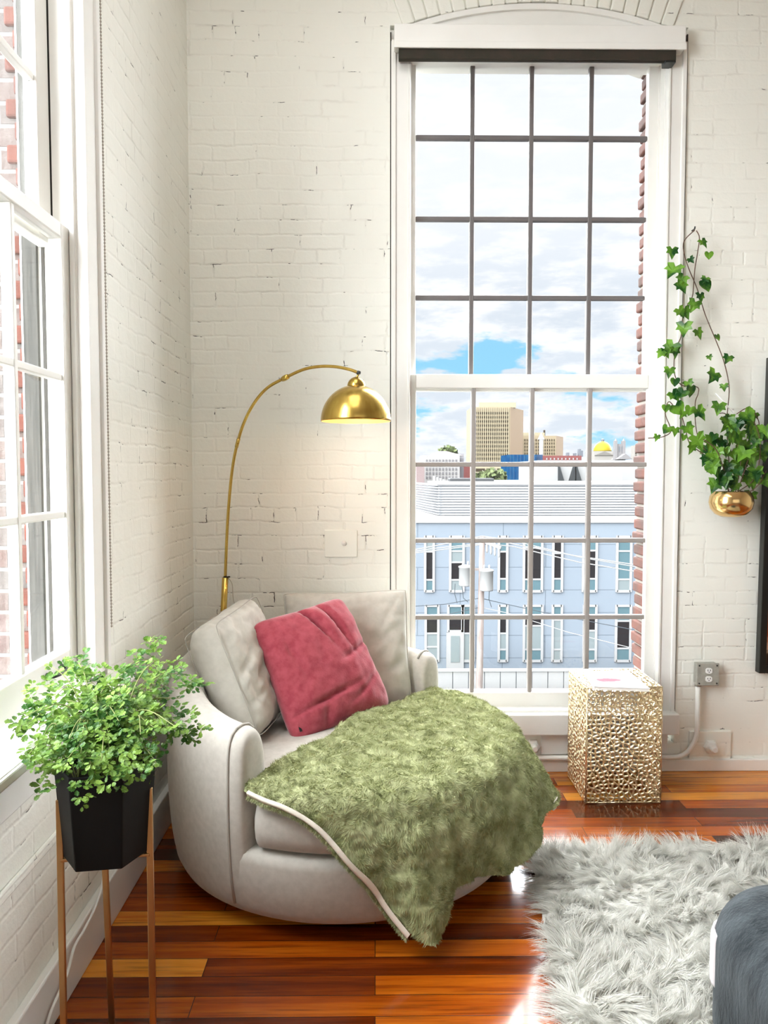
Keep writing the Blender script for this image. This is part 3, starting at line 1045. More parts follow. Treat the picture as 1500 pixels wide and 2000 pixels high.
x0, x1, z0, z1, y0, y1 = far(1060, 1136, 900, 890, 360.0, 12)
bt = empty('brick_terrace', ((x0 + x1) / 2, 360, GZ), 'long low dull red brick building between the blue glass and the dome', 'building')
MB().box(x0, x1, y0, y1, GZ, z1).build('wall', xpbr('far_brick', srgb(196, 120, 116), 0.85), bt)
for i in range(9):
    px = 1067 + i * 7.4
    a0, a1, c0, c1, d0, d1 = far(px, px + 2.2, 898, 894.5, 359.7, 0.4)
    MB().box(a0, a1, d0, d1, c0, c1).build('window', M_OUTW, bt)
for px, h in ((1108, 884), (1122, 885), (1131, 877), (1135, 880)):
    a0, a1, c0, c1, d0, d1 = far(px, px + 4, 892, h, 362, 3)
    MB().box(a0, a1, d0, d1, c0, c1).build('chimney', xpbr('far_slate', srgb(170, 176, 186), 0.7), bt)

Yd = 460.0
c = atY(1182, 881, Yd)
dr_ = atY(1199.5, 881, Yd)[0] - c[0]
db = empty('domed_building', (c[0], Yd, GZ), 'stone building with a bright gold dome and small lantern', 'building')
M_STONE = xpbr('pale_stone', srgb(236, 230, 220), 0.8)
zc = c[2]
dh = atY(1182, 861, Yd)[2] - zc
MB().lathe([(dr_ * math.cos(t), dh * math.sin(t)) for t in np.linspace(0, PI / 2 - 0.02, 14)], (c[0], Yd + dr_, zc), 28).build('dome', xpbr('gold_leaf', srgb(250, 220, 60), 0.5, 0.0), db, smooth=True)
MB().lathe([(1.0, 0), (1.0, 1.0), (1.3, 1.1), (0.1, 2.0)], (c[0], Yd + dr_, zc + dh - 0.2), 10).build('lantern', xpbr('far_slate', srgb(170, 176, 186), 0.7), db)
a0, a1, c0, c1, d0, d1 = far(1161, 1199, 900, 881, Yd - 2, 20)
MB().box(a0, a1, d0, d1, GZ, c1).build('wall', M_STONE, db)
xm = (a0 + a1) / 2
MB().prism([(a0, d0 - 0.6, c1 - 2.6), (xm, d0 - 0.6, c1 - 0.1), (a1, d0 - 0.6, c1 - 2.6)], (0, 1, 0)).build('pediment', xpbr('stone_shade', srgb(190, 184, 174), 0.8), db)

ch = empty('stone_church', (atY(1212, 890, 420)[0], 420, GZ), 'grey stone church with two square pinnacled towers beside the gold dome', 'church')
M_GSTONE = xpbr('church_stone', srgb(208, 204, 204), 0.85)
for px0, px1 in ((1200.5, 1206), (1216, 1222)):
    a0, a1, c0, c1, d0, d1 = far(px0, px1, 900, 861, 420, 3)
    MB().box(a0, a1, d0, d1, GZ, c1).build('tower', M_GSTONE, ch)
    MB().lathe([(0.9, 0), (0.05, 1.4)], ((a0 + a1) / 2, 421, c1), 4).build('pinnacle', M_GSTONE, ch)
a0, a1, c0, c1, d0, d1 = far(1204, 1218, 900, 867, 421, 6)
MB().box(a0, a1, d0, d1, GZ, c1).build('nave', M_GSTONE, ch)
for px in (1209, 1214):
    a0, a1, c0, c1, d0, d1 = far(px, px + 1.8, 882, 872, 420.7, 0.4)
    MB().box(a0, a1, d0, d1, c0, c1).build('window', xpbr('far_slate', srgb(170, 176, 186), 0.7), ch)
MB().prism([atY(1206, 897, 415), atY(1222, 886, 415), atY(1236, 897, 415)], (0, 12, 0)).build('gable', M_GSTONE, ch)
a0, a1, c0, c1, d0, d1 = far(1239, 1262, 900, 870, 450, 6)
sb = empty('stone_block', (a0, 450, GZ), 'narrow pale building at the edge of the brick reveal beyond the church', 'building')
MB().box(a0, a1, d0, d1, GZ, c1).build('wall', M_STONE, sb)
for i in range(3):
    b0, b1, e0, e1, f0, f1 = far(1241, 1243, 882 + i * 5, 879 + i * 5, 449.6, 0.5)
    MB().box(b0, b1, f0, f1, e0, e1).build('window', M_WBAND, sb)

# pale apartment houses at the far left
x0, x1, z0, z1, y0, y1 = far(826, 898, 950, 889, 240.0, 18)
pa = empty('pale_apartment_house', ((x0 + x1) / 2, 240, GZ), 'pale apartment house with many small windows and a hipped roof', 'building')
MB().box(x0, x1, y0, y1, GZ, z1).build('wall', xpbr('pale_render', srgb(248, 244, 240), 0.8), pa)
for r_ in range(5):
    for c_ in range(10):
        px = 832 + c_ * 6.4
        a0, a1, c0, c1, d0, d1 = far(px, px + 2.6, 902 + r_ * 8.2, 897.5 + r_ * 8.2, 239.7, 0.4)
        MB().box(a0, a1, d0, d1, c0, c1).build('window', xpbr('far_window', srgb(176, 172, 176), 0.4), pa)
q0, q1, q2, q3 = atY(838, 890, 242), atY(858, 881, 246), atY(872, 881, 246), atY(906, 890, 242)
MB().prism([q0, q1, q2, q3], (0, 6, 0)).build('roof', xpbr('far_roof', srgb(196, 184, 184), 0.8), pa)
a0, a1, c0, c1, d0, d1 = far(872, 906, 900, 886, 250, 12)
MB().box(a0, a1, d0, d1, GZ, c1).build('wing', xpbr('pale_wing', srgb(226, 222, 226), 0.8), pa)
a0, a1, c0, c1, d0, d1 = far(814, 829, 950, 908, 225, 10)
rh = empty('pink_brick_house', (a0, 225, GZ), 'narrow pinkish brick house beside the pale apartment house', 'building')
MB().box(a0, a1, d0, d1, GZ, c1).build('wall', xpbr('far_pink_brick', srgb(222, 196, 194), 0.85), rh)
MB().box(a0 - 0.2, a1 + 0.2, d0 - 0.2, d1, c1, c1 + 0.7).build('cornice', M_OUTW, rh)
a0, a1, c0, c1, d0, d1 = far(899, 918, 940, 907, 270, 10)
rh = empty('red_brick_house', (a0, 270, GZ), 'small dull red brick house next to the tall tan tower base', 'building')
MB().box(a0, a1, d0, d1, GZ, c1).build('wall', xpbr('far_brick', srgb(196, 120, 116), 0.85), rh)
MB().box(a0 - 0.2, a1 + 0.2, d0 - 0.2, d1, c1, c1 + 0.8).build('cornice', M_OUTW, rh)


def blob_tree(px, py, r, Y, label):
    c_ = atY(px, py, Y)
    t_ = empty('tree', (c_[0], Y, GZ), label, 'tree', 'small trees in the town')
    cr = MB()
    rr = random.Random(int(px))
    for i in range(260):
        d_ = Vector((rr.gauss(0, 1), rr.gauss(0, 1), rr.gauss(0, 1))).normalized() * r * rr.uniform(0.55, 1.0)
        d_.z *= 0.75
        p_ = c_ + d_
        n_ = Vector((rr.uniform(-1, 1), rr.uniform(-1, 1), rr.uniform(-1, 1))).normalized()
        a_ = n_.orthogonal().normalized() * r * 0.22
        b_ = n_.cross(a_)
        cr.add([p_ - a_, p_ + b_, p_ + a_, p_ - b_], [(0, 1, 2, 3)])
    cr.build('crown', xpbr('far_foliage', srgb(176, 190, 132), 0.8, col2=srgb(140, 158, 104), vscale=0.8), t_)
    MB().tube([(c_[0], Y, GZ), (c_[0], Y, c_[2])], 0.25, 6).build('trunk', M_VINE, t_)


blob_tree(936, 937, 1.7, 130, 'small pale green tree on the left of the two below the tan tower')
blob_tree(963, 935, 2.5, 140, 'larger pale green tree by the foot of the blue glass building')
blob_tree(874, 885, 3.6, 285, 'rounded tree showing over the pale apartment house roof')

hl = MB()
P = []
for i in range(60):
    x = -700 + i * 50
    h = 26 + 22 * mnoise.noise(Vector((i * 0.21, 0.3, 0))) + 0.5 * i
    P.append([(x, 2300, GZ), (x, 2320, h * 0.6), (x, 2400, h), (x, 2500, GZ)])
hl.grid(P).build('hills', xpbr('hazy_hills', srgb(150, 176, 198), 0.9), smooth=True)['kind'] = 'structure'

# ------------------------------------------------------------------ ROLLER BLIND over the back window
bl = empty('roller_blind', ((WX0 + WX1) / 2, YB - 0.05, 3.37), 'white boxed roller blind with dark cloth rolled up above the tall window', 'blind')
v0, v1 = atY(770, 45, YB - 0.07), atY(1340, 98, YB - 0.07)
MB().box(v0[0], v1[0], YB - 0.07, YB + 0.0, v1[2] + 0.012, v0[2]).build('cassette', M_TRIM, bl, bevel=0.004)
MB().box(v0[0], v1[0], YB - 0.078, YB - 0.068, v1[2], v1[2] + 0.03).build('cassette_lip', M_TRIM, bl, bevel=0.003)
d0, d1 = atY(779, 92, YB - 0.05), atY(1318, 121, YB - 0.05)
cl = MB().tube([(d0[0], YB - 0.035, v1[2] - 0.008), (d1[0], YB - 0.035, v1[2] - 0.008)], 0.03, 18)
cl.build('rolled_cloth', M_SHADE, bl, smooth=True)
MB().box(d0[0], d1[0], YB - 0.066, YB - 0.058, v1[2] - 0.042, v1[2] + 0.005).build('cloth_hem', M_SHADE, bl, bevel=0.002)
MB().box(d1[0] - 0.045, d1[0], YB - 0.062, YB - 0.006, v1[2] - 0.05, v1[2] + 0.0).build('end_bracket', M_IRON, bl)

# bead chain beside the left window
pts = []
bc = MB()
z = 3.4
i = 0
while z > 0.95:
    bc.lathe([(0, -0.0042), (0.0036, -0.002), (0.0036, 0.002), (0, 0.0042)], (XL + 0.012, LY1 + 0.012, z), 6)
    z -= 0.0105
bc.tube([(XL + 0.012, LY1 + 0.012, 3.42), (XL + 0.012, LY1 + 0.012, 0.95)], 0.0016, 5)
tag(bc.build('blind_chain', pbr('grey_beads', srgb(176, 168, 156), 0.5)), 'thin grey bead chain hanging beside the casing of the side window', 'blind chain')

# ------------------------------------------------------------------ WALL FITTINGS
def anchor(px, py, s, label, hex_=True):
    c_ = atY(px, py, YB - 0.005)
    a_ = empty('anchor_plate', (c_[0], YB, c_[2]), label, 'wall plate', 'tie rod plates on the back wall')
    MB().box(c_[0] - s[0] / 2, c_[0] + s[0] / 2, YB - 0.012, YB + 0.01, c_[2] - s[1] / 2, c_[2] + s[1] / 2).build('plate', M_BRICK, a_, bevel=0.003)
    Mx = Matrix.Rotation(PI / 2, 3, 'X')
    MB().lathe([(0.034, 0.0), (0.034, 0.018), (0.028, 0.026), (0, 0.026)], (c_[0], YB - 0.012, c_[2]), 6, Mx).lathe([(0.018, 0.02), (0.018, 0.05), (0.012, 0.056), (0, 0.056)], (c_[0], YB - 0.012, c_[2]), 12, Mx).build('bolt', M_TRIM, a_)


anchor(1386, 1457, (0.205, 0.15), 'white painted square plate with bolt low on the wall under the outlet')
anchor(1040, 1455, (0.20, 0.10), 'white painted bolt plate under the window sill, partly behind the green throw')
c_ = atY(663, 1066, YB)
ap = empty('anchor_plate', (c_[0], YB, c_[2]), 'smooth white square plate on the brick above the back cushions', 'wall plate', 'tie rod plates on the back wall')
e0, e1 = atY(634, 1035, YB), atY(698, 1088, YB)
MB().box(e0[0], e1[0], YB - 0.008, YB + 0.01, e1[2], e0[2]).build('plate', pbr('wall_paint', srgb(238, 238, 228), 0.55), ap, bevel=0.003)
MB().lathe([(0.0, -0.009), (0.012, -0.006), (0.013, 0.004)], (atY(672, 1061, YB)[0], YB - 0.008, atY(672, 1061, YB)[2]), 14, Matrix.Rotation(-PI / 2, 3, 'X')).build('bolt', M_TRIM, ap, smooth=True)

# outlet box
o0, o1 = atY(1363, 1297, YB - 0.05), atY(1403, 1338, YB - 0.05)
ob = empty('electrical_outlet', ((o0[0] + o1[0]) / 2, YB, o1[2]), 'square grey metal outlet box with two white sockets on the brick', 'outlet')
MB().box(o0[0], o1[0], YB - 0.045, YB, o1[2], o0[2]).build('box', M_GALV, ob, bevel=0.006)
MB().box(o0[0] - 0.003, o1[0] + 0.003, YB - 0.050, YB - 0.044, o1[2] - 0.003, o0[2] + 0.003).build('cover_plate', M_GALV, ob, bevel=0.002)
xc = atY(1384, 1318, YB - 0.05)[0]
for py in (1310, 1326):
    zc = atY(1384, py, YB - 0.05)[2]
    so_ = MB()
    poly = []
    for k in range(24):
        t = 2 * PI * k / 24
        poly.append((xc + 0.0165 * max(-0.93, min(0.93, math.cos(t) * 1.08)), YB - 0.055, zc + 0.0135 * max(-1, min(1, math.sin(t) * 1.1))))
    so_.prism(poly, (0, 0.006, 0))
    soc = so_.build('socket', M_WHITE, ob)
    for dx in (-0.006, 0.006):
        MB().box(xc + dx - 0.0012, xc + dx + 0.0012, YB - 0.0562, YB - 0.0545, zc - 0.001, zc + 0.007).build('slot', M_IRON, soc)
    MB().lathe([(0.0024, -0.0562), (0.0024, -0.0545)], (xc, YB, zc - 0.006), 8, Matrix.Rotation(-PI / 2, 3, 'X')).build('slot', M_IRON, soc)
for dx in (-1, 1):
    for dz_ in (-1, 1):
        c_ = Vector(((o0[0] + o1[0]) / 2 + dx * (o1[0] - o0[0]) * 0.42, YB - 0.05, (o0[2] + o1[2]) / 2 + dz_ * (o0[2] - o1[2]) * 0.42))
        MB().lathe([(0.0, 0.003), (0.004, 0.002), (0.004, -0.001)], c_, 8, Matrix.Rotation(PI / 2, 3, 'X')).build('screw', M_IRON, ob)
# conduit
yc = YB - 0.032
c1 = atY(1363, 1338, yc)
c2 = atY(1362, 1420, yc)
c3 = atY(1318, 1479, yc)
pts = [(c1[0], yc, c1[2] + 0.01), (c2[0], yc, c2[2])]
rad = c2[0] - c3[0]
hh = c2[2] - c3[2]
for k in range(1, 9):
    t = PI / 2 * k / 8
    pts.append((c2[0] - rad * (1 - math.cos(t)), yc, c2[2] - hh * math.sin(t)))
pts.append((atY(1010, 1479, yc)[0], yc, c3[2]))
cd = empty('conduit_pipe', (c3[0], YB, c3[2]), 'white painted conduit curving from the outlet box along the top of the skirting', 'pipe')
MB().tube(pts, 0.0115, 12).build('pipe', M_TRIM, cd, smooth=True)
MB().tube([(c1[0], yc, c1[2] - 0.004), (c1[0], yc, c1[2] + 0.012)], 0.016, 12).build('connector', M_GALV, cd, smooth=True)

# ------------------------------------------------------------------ FRAMED PICTURE at the right edge
f_b, f_t = atY(1478, 1313, YB - 0.03), atY(1491, 700, YB - 0.03)
fx0 = f_b[0]
fz0, fz1 = f_b[2], f_t[2]
fxw = 1.25
fr = empty('framed_picture', (fx0 + fxw / 2, YB - 0.02, fz0), 'tall black framed picture with orange glow hanging beside the ivy', 'picture')


def fpt(u, v, d):
    """frame plane leans out a little towards its top"""
    return Vector((fx0 + u, YB - 0.012 - d - 0.03 * (v / (fz1 - fz0)), fz0 + v))


def fbox(mb, u0, u1, v0, v1, d0, d1):
    vs = [fpt(u, v, d) for u in (u0, u1) for d in (d1, d0) for v in (v0, v1)]
    mb.add(vs, [(0, 1, 3, 2), (4, 6, 7, 5), (0, 4, 5, 1), (2, 3, 7, 6), (0, 2, 6, 4), (1, 5, 7, 3)])


fh = fz1 - fz0
bw = 0.033
mb = MB()
fbox(mb, 0, bw, 0, fh, 0, 0.042)
fbox(mb, fxw - bw, fxw, 0, fh, 0, 0.042)
fbox(mb, bw, fxw - bw, 0, bw, 0, 0.042)
fbox(mb, bw, fxw - bw, fh - bw, fh, 0, 0.042)
mb.build('frame', M_FRAME, fr, bevel=0.003)
m = bpy.data.materials.new('picture_paint')
m.use_nodes = True
q = NT(m.node_tree)
sz = q.n('ShaderNodeSeparateXYZ', None, Vector=q.pos()).outputs[2]
rp = q.n('ShaderNodeValToRGB')
q.set(rp, 0, q.math('ADD', q.mrange(sz, fz0, fz1, 0, 1), q.math('MULTIPLY', q.math('SUBTRACT', q.noise(q.scaled(q.pos(), (1, 1, 6)), 5, 5), 0.5), 0.1)))
e = rp.color_ramp.elements
e[0].position, e[0].color = 0.0, (*srgb(40, 30, 26), 1)
e[1].position, e[1].color = 1.0, (*srgb(18, 18, 20), 1)
for p_, c_ in ((0.06, (60, 40, 30)), (0.09, (220, 190, 160)), (0.13, (196, 84, 24)), (0.30, (222, 110, 34)), (0.36, (180, 150, 90)), (0.5, (196, 192, 186)), (0.56, (30, 30, 32))):
    k = e.new(p_)
    k.color = (*srgb(*c_), 1)
bs = q.n('ShaderNodeBsdfPrincipled', None, Roughness=0.3)
q.set(bs, 'Base Color', rp.outputs[0])
o = q.n('ShaderNodeOutputMaterial')
q.t.links.new(bs.outputs[0], o.inputs[0])
mb = MB()
fbox(mb, bw - 0.004, fxw - bw + 0.004, bw - 0.004, fh - bw + 0.004, 0.004, 0.012)
mb.build('canvas', m, fr)

# ------------------------------------------------------------------ SWIVEL ARMCHAIR
CX, CY, CR = -0.115, 2.90, 0.665
ch = empty('swivel_armchair', (CX, CY, 0), 'wide round pale grey upholstered swivel armchair in the corner by the windows', 'armchair')
A_R, A_L = R(51), R(243.5)


def pol(th, r, z):
    return Vector((CX + r * math.cos(th), CY + r * math.sin(th), z))


def arm_top(th):
    d = min(th - A_R, A_L - th)
    t = min(1, max(0, d / R(95)))
    return 0.645 + 0.125 * (t * t * (3 - 2 * t)) ** 0.8


def shell_prof(h, s=1.0):
    """(r, z) loop; s in 0..1 rounds off the arm ends"""
    P = [(0.585, 0.05), (0.622, 0.055), (0.640, 0.085), (0.654, 0.16), (0.664, 0.28), (0.668, 0.42), (0.665, h - 0.10), (0.661, h - 0.055), (0.648, h - 0.022), (0.625, h - 0.005),
         (0.595, h), (0.567, h - 0.006), (0.545, h - 0.025), (0.532, h - 0.06), (0.526, h - 0.10), (0.518, 0.42), (0.512, 0.28), (0.512, 0.12), (0.53, 0.05)]
    if s < 1:
        rc, k = 0.59, 0.70 + 0.30 * s
        P = [(rc + (r - rc) * k, z - (0.035 * (1 - s)) * max(0, (z - 0.3) / (h - 0.3))) for r, z in P]
    return P


rings = []
ths = []
re_ = 0.05 / 0.6
for k in range(7):
    t = k / 6
    ths.append((A_R + re_ * t, math.sqrt(max(0, 1 - (1 - t) ** 2))))
for k in range(1, 60):
    ths.append((A_R + re_ + (A_L - A_R - 2 * re_) * k / 60, 1.0))
for k in range(7):
    t = 1 - k / 6
    ths.append((A_L - re_ * t, math.sqrt(max(0, 1 - (1 - t) ** 2))))
for th, s in ths:
    rings.append([pol(th, r, z) for r, z in shell_prof(arm_top(th), s)])
sh = MB()
npf = len(rings[0])
vs = [p for rg in rings for p in rg]
fs = []
for i in range(len(rings) - 1):
    for j in range(npf):
        j2 = (j + 1) % npf
        fs.append((i * npf + j, (i + 1) * npf + j, (i + 1) * npf + j2, i * npf + j2))
fs.append(tuple(range(npf)))
fs.append(tuple((len(rings) - 1) * npf + j for j in range(npf)))
sh.add(vs, fs)
so_ = sh.build('tub_frame', M_LINEN, ch, smooth=True)
md = so_.modifiers.new('sub', 'SUBSURF')
md.levels = md.render_levels = 1
# welted seams round the arm fronts
for sgn, th0 in ((-1, A_L), (1, A_R)):
    th = th0 + sgn * re_ * 0.98
    pr = shell_prof(arm_top(th), 1.0)[2:13]
    P = [pol(th, 0.595 + (r - 0.595) * 1.012, z + (0.002 if z > 0.6 else 0)) for r, z in pr]
    MB().tube(P, 0.0045, 8).build('welt', M_SEAM, so_, smooth=True)
# round base
bp = [(0.0, 0.05), (0.60, 0.05), (0.625, 0.06), (0.640, 0.09), (0.651, 0.16), (0.655, 0.235), (0.650, 0.258), (0.630, 0.268), (0.0, 0.268)]
MB().lathe(bp, (CX, CY, 0), 96).build('base', M_LINEN, ch, smooth=True)
MB().lathe([(0.0, 0.0), (0.47, 0.0), (0.47, 0.05), (0.0, 0.05)], (CX, CY, 0.0), 48).build('swivel_plinth', M_IRON, ch)


def seat_r(th):
    """seat cushion plan: full radius in the opening, tucked inside the tub elsewhere"""
    th = (th - A_R) % (2 * PI)
    a = (A_L - A_R)
    w = R(3)
    if th <= a:
        d = min(th, a - th)
        return 0.505
    d = min(th - a, 2 * PI - th)
    t = min(1, d / w)
    return 0.505 + (0.648 - 0.505) * math.sin(t * PI / 2) ** 0.6


prof = [(0.0, 0.272, 1), (0.5, 0.272, 1), (-0.05, 0.274, 0), (-0.018, 0.284, 0), (-0.002, 0.305, 0), (0.003, 0.335, 0), (0.002, 0.37, 0), (-0.010, 0.405, 0), (-0.032, 0.428, 0), (-0.07, 0.441, 0), (0.75, 0.450, 1), (0.5, 0.458, 1), (0.25, 0.461, 1), (0.0, 0.462, 1)]
nth = 180
P = []
for k in range(nth):
    th = A_R - 2 * PI * k / nth
    rr = seat_r(th)
    row = []
    for a_, z, mode in prof:
        r = rr * a_ if mode else rr + a_
        zz = z + 0.004 * mnoise.noise(Vector((r * math.cos(th) * 5, r * math.sin(th) * 5, z * 3)))
        row.append(pol(th, r, zz))
    P.append(row)
MB().grid(P, closeu=True).build('seat_cushion', M_LINEN, ch, smooth=True, merge=True)
for zz, dr in ((0.422, -0.023),):
    pts = []
    for k in range(60):
        th = A_L + R(8) + (2 * PI - (A_L - A_R) - R(16)) * k / 59
        pts.append(pol(th, seat_r(th) + dr + 0.003, zz))
    MB().tube(pts, 0.0035, 6).build('welt', M_SEAM if False else M_LINEN, ch, smooth=True)


# ------------------------------------------------------------------ CUSHIONS
def pillow(BL, BR, TR, TL, thick, p=2.6, pinch=0.05, n=40, wr=0.006, wf=7.0, seed=0, corner=0.0, dents=()):
    BL, BR, TR, TL = map(Vector, (BL, BR, TR, TL))
    nrm = ((BR - BL).cross(TL - BL)).normalized()
    V = [[], []]
    for side in (0, 1):
        for i in range(n + 1):
            u = -1 + 2 * i / n
            u = math.sin(u * PI / 2) * 0.55 + u * 0.45
            row = []
            for j in range(n + 1):
                v = -1 + 2 * j / n
                v = math.sin(v * PI / 2) * 0.55 + v * 0.45
                uu = u * (1 - pinch * (1 - v * v) * abs(u) ** 1.5)
                vv = v * (1 - pinch * (1 - u * u) * abs(v) ** 1.5)
                if corner:
                    cf = (abs(u) ** 6 * abs(v) ** 6) * corner
                    uu *= 1 - cf
                    vv *= 1 - cf
                a, b = (uu + 1) / 2, (vv + 1) / 2
                pt = BL * (1 - a) * (1 - b) + BR * a * (1 - b) + TR * a * b + TL * (1 - a) * b
                t = max(0, (1 - abs(u) ** p) * (1 - abs(v) ** p)) ** 0.5
                d = thick / 2 * t
                q_ = Vector((u * wf * 0.5 + seed * 7.1, v * wf * 0.5, side * 5.0))
                edge = min(1, 3 * t)
                d += edge * wr * (mnoise.noise(q_) + 0.6 * mnoise.noise(q_ * 2.3))
                for (du, dv, wu, wv, ang, amp) in dents:
                    x_, y_ = u - du, v - dv
                    xr = x_ * math.cos(ang) + y_ * math.sin(ang)
                    yr = -x_ * math.sin(ang) + y_ * math.cos(ang)
                    d += edge * amp * math.exp(-(xr / wu) ** 2 - (yr / wv) ** 2)
                pt = pt + nrm * (d if side == 0 else -d)
                row.append(pt)
            V[side].append(row)
    m_ = MB()
    m_.grid(V[0]).grid(V[1])
    edge = [V[0][i][0] for i in range(n + 1)] + [V[0][n][j] for j in range(1, n + 1)] + [V[0][i][n] for i in range(n - 1, -1, -1)] + [V[0][0][j] for j in range(n - 1, 0, -1)]
    return m_, edge, nrm


def boxed(BL, BR, TR, TL, th, **k):
    return pillow(BL, BR, TR, TL, th, **k)


# left back cushion, leaning on the left arm, face turned to the right
BLn, BLf = Vector((-0.475, 2.70, 0.455)), Vector((-0.385, 3.13, 0.47))
TLn, TLf = Vector((-0.655, 2.75, 0.885)), Vector((-0.555, 3.17, 0.935))
lc = empty('back_cushion', (-0.52, 2.93, 0.46), 'pale grey back cushion on the left, seen edge on and leaning against the left arm', 'cushion', 'loose back cushions of the armchair')
m_, edge, nrm = pillow(BLn, BLf, TLf, TLn, 0.20, p=5.5, pinch=0.03, wr=0.012, wf=8, seed=1, corner=0.06,
                       dents=((-0.5, 0.2, .35, .05, 0.5, -0.016), (-0.2, -0.1, .4, .05, 0.3, -0.012), (-0.6, -0.4, .3, .05, 0.2, -0.012), (0.3, 0.5, .4, .06, -0.5, -0.012)))
cu = m_.build('cover', M_CUSH, lc, smooth=True, merge=True)
MB().tube([p + nrm * 0.058 for p in edge] + [edge[0] + nrm * 0.058], 0.003, 6)
sm = MB()
# gusset seams: one either side of the edge band
for sgn in (1, -1):
    pts = []
    for i in range(0, len(edge), 2):
        c_ = sum((Vector(v) for v in (BLn, BLf, TLf, TLn)), Vector()) / 4
        p = edge[i]
        pts.append(p + (c_ - p) * 0.045 + nrm * 0.068 * sgn)
    pts.append(pts[0])
    sm.tube(pts, 0.0018, 6)
sm.build('seam', M_SEAM, lc, smooth=True)

# right back cushion
rc = empty('back_cushion', (-0.12, 3.36, 0.46), 'pale grey back cushion on the right, standing behind the rose pillow', 'cushion', 'loose back cushions of the armchair')
Yr = 3.43
m_, edge, nrm = pillow(atY(566, 1392, 3.30), atY(806, 1378, 3.28), atY(795, 1150, 3.42), atY(552, 1158, 3.45), 0.17, p=3.2, pinch=0.045, wr=0.009, wf=9, seed=2, corner=0.03,
                       dents=((0.7, 0.55, .05, .35, -0.5, -0.010), (0.55, 0.1, .05, .3, -0.9, -0.010), (0.8, -0.3, .05, .25, -0.9, -0.010), (-0.1, 0.75, .4, .06, 0.1, -0.01)))
m_.build('cover', M_CUSH, rc, smooth=True, merge=True)
MB().tube(edge + [edge[0]], 0.0035, 6).build('seam', M_CUSH, rc, smooth=True)

# rose plush pillow
pk = empty('rose_pillow', (-0.12, 3.0, 0.46), 'rose pink plush square pillow tilted in the middle of the armchair', 'pillow')
pBL, pBR, pTR, pTL = atY(572, 1462, 2.80), atY(770, 1383, 3.12), atY(668, 1160, 3.24), atY(483, 1216, 2.96)
m_, edge, nrm = pillow(pBL, pBR, pTR, pTL, 0.19, p=2.8, pinch=0.06, n=56, wr=0.007, wf=6, seed=3, corner=0.10,
                       dents=((0.05, 0.70, .05, .38, 0.35, -0.042), (0.42, 0.60, .045, .38, 0.25, -0.036), (0.22, 0.66, .06, .26, 0.3, 0.012), (0.62, 0.05, .4, .035, 0.22, -0.022), (-0.25, -0.52, .6, .035, 0.12, -0.022), (0.5, -0.55, .4, .04, 0.45, -0.012), (-0.6, 0.3, .05, .4, 0.2, -0.010), (-0.35, -0.75, .07, .2, -0.2, -0.014)))
pc = m_.build('cover', M_PINK, pk, smooth=True, merge=True)
tg = pBL.lerp(pTL, 0.10).lerp(pBR, 0.02)
nn = nrm if nrm.y < 0 else -nrm
tb = MB()
ux = (pBR - pBL).normalized()
uz = (pTL - pBL).normalized()
o_ = pBL + uz * 0.045 + ux * 0.035 + nn * 0.030
tb.prism([o_, o_ + ux * 0.010, o_ + ux * 0.010 + uz * 0.042, o_ + uz * 0.042], nn * 0.004)
tb.build('care_tag', M_IRON, pk)['label'] = 'small black care tag at the lower corner'


# ------------------------------------------------------------------ FUR (short flat hairs as mesh)
def fur_mesh(name, roots, dirs, length, width, mat, parent, segs=2, curl=None, droop=0.0):
    """roots (N,3); dirs (N,3) start direction; curl (N,3) added along the hair"""
    N = len(roots)
    dirs = dirs / (np.linalg.norm(dirs, axis=1, keepdims=True) + 1e-9)
    side = np.cross(dirs, rng.normal(size=(N, 3)))
    side /= np.linalg.norm(side, axis=1, keepdims=True) + 1e-9
    pts = []
    p = roots.copy()
    d = dirs.copy()
    step = (length / segs)[:, None]
    rows = []
    for i in range(segs + 1):
        w = width * (1 - i / segs) ** 0.8
        if i < segs:
            rows.append(p - side * w[:, None] / 2)
            rows.append(p + side * w[:, None] / 2)
        else:
            rows.append(p)
        d = d + (curl if curl is not None else 0) / segs
        d[:, 2] -= droop / segs
        d = d / (np.linalg.norm(d, axis=1, keepdims=True) + 1e-9)
        p = p + d * step
    k = 2 * segs + 1
    V = np.stack(rows, axis=1).reshape(-1, 3)
    base = (np.arange(N) * k)[:, None]
    quads = []
    for i in range(segs - 1):
        quads.append(base + np.array([2 * i, 2 * i + 1, 2 * i + 3, 2 * i + 2])[None])
    tri = base + np.array([2 * segs - 2, 2 * segs - 1, 2 * segs])[None]
    loops = np.concatenate([q_.ravel() for q_ in quads] + [tri.ravel()])
    nq = N * (segs - 1)
    starts = np.concatenate([np.arange(nq) * 4, nq * 4 + np.arange(N) * 3])
    totals = np.concatenate([np.full(nq, 4), np.full(N, 3)])
    me = bpy.data.meshes.new(name)
    me.vertices.add(len(V))
    me.vertices.foreach_set('co', V.ravel().astype(np.float32))
    me.loops.add(len(loops))
    me.loops.foreach_set('vertex_index', loops.astype(np.int32))
    me.polygons.add(len(starts))
    me.polygons.foreach_set('loop_start', starts.astype(np.int32))
    me.update(calc_edges=True)
    me.validate()
    o = link(name, me, mat, parent)
    o['kind'] = 'stuff'
    return o


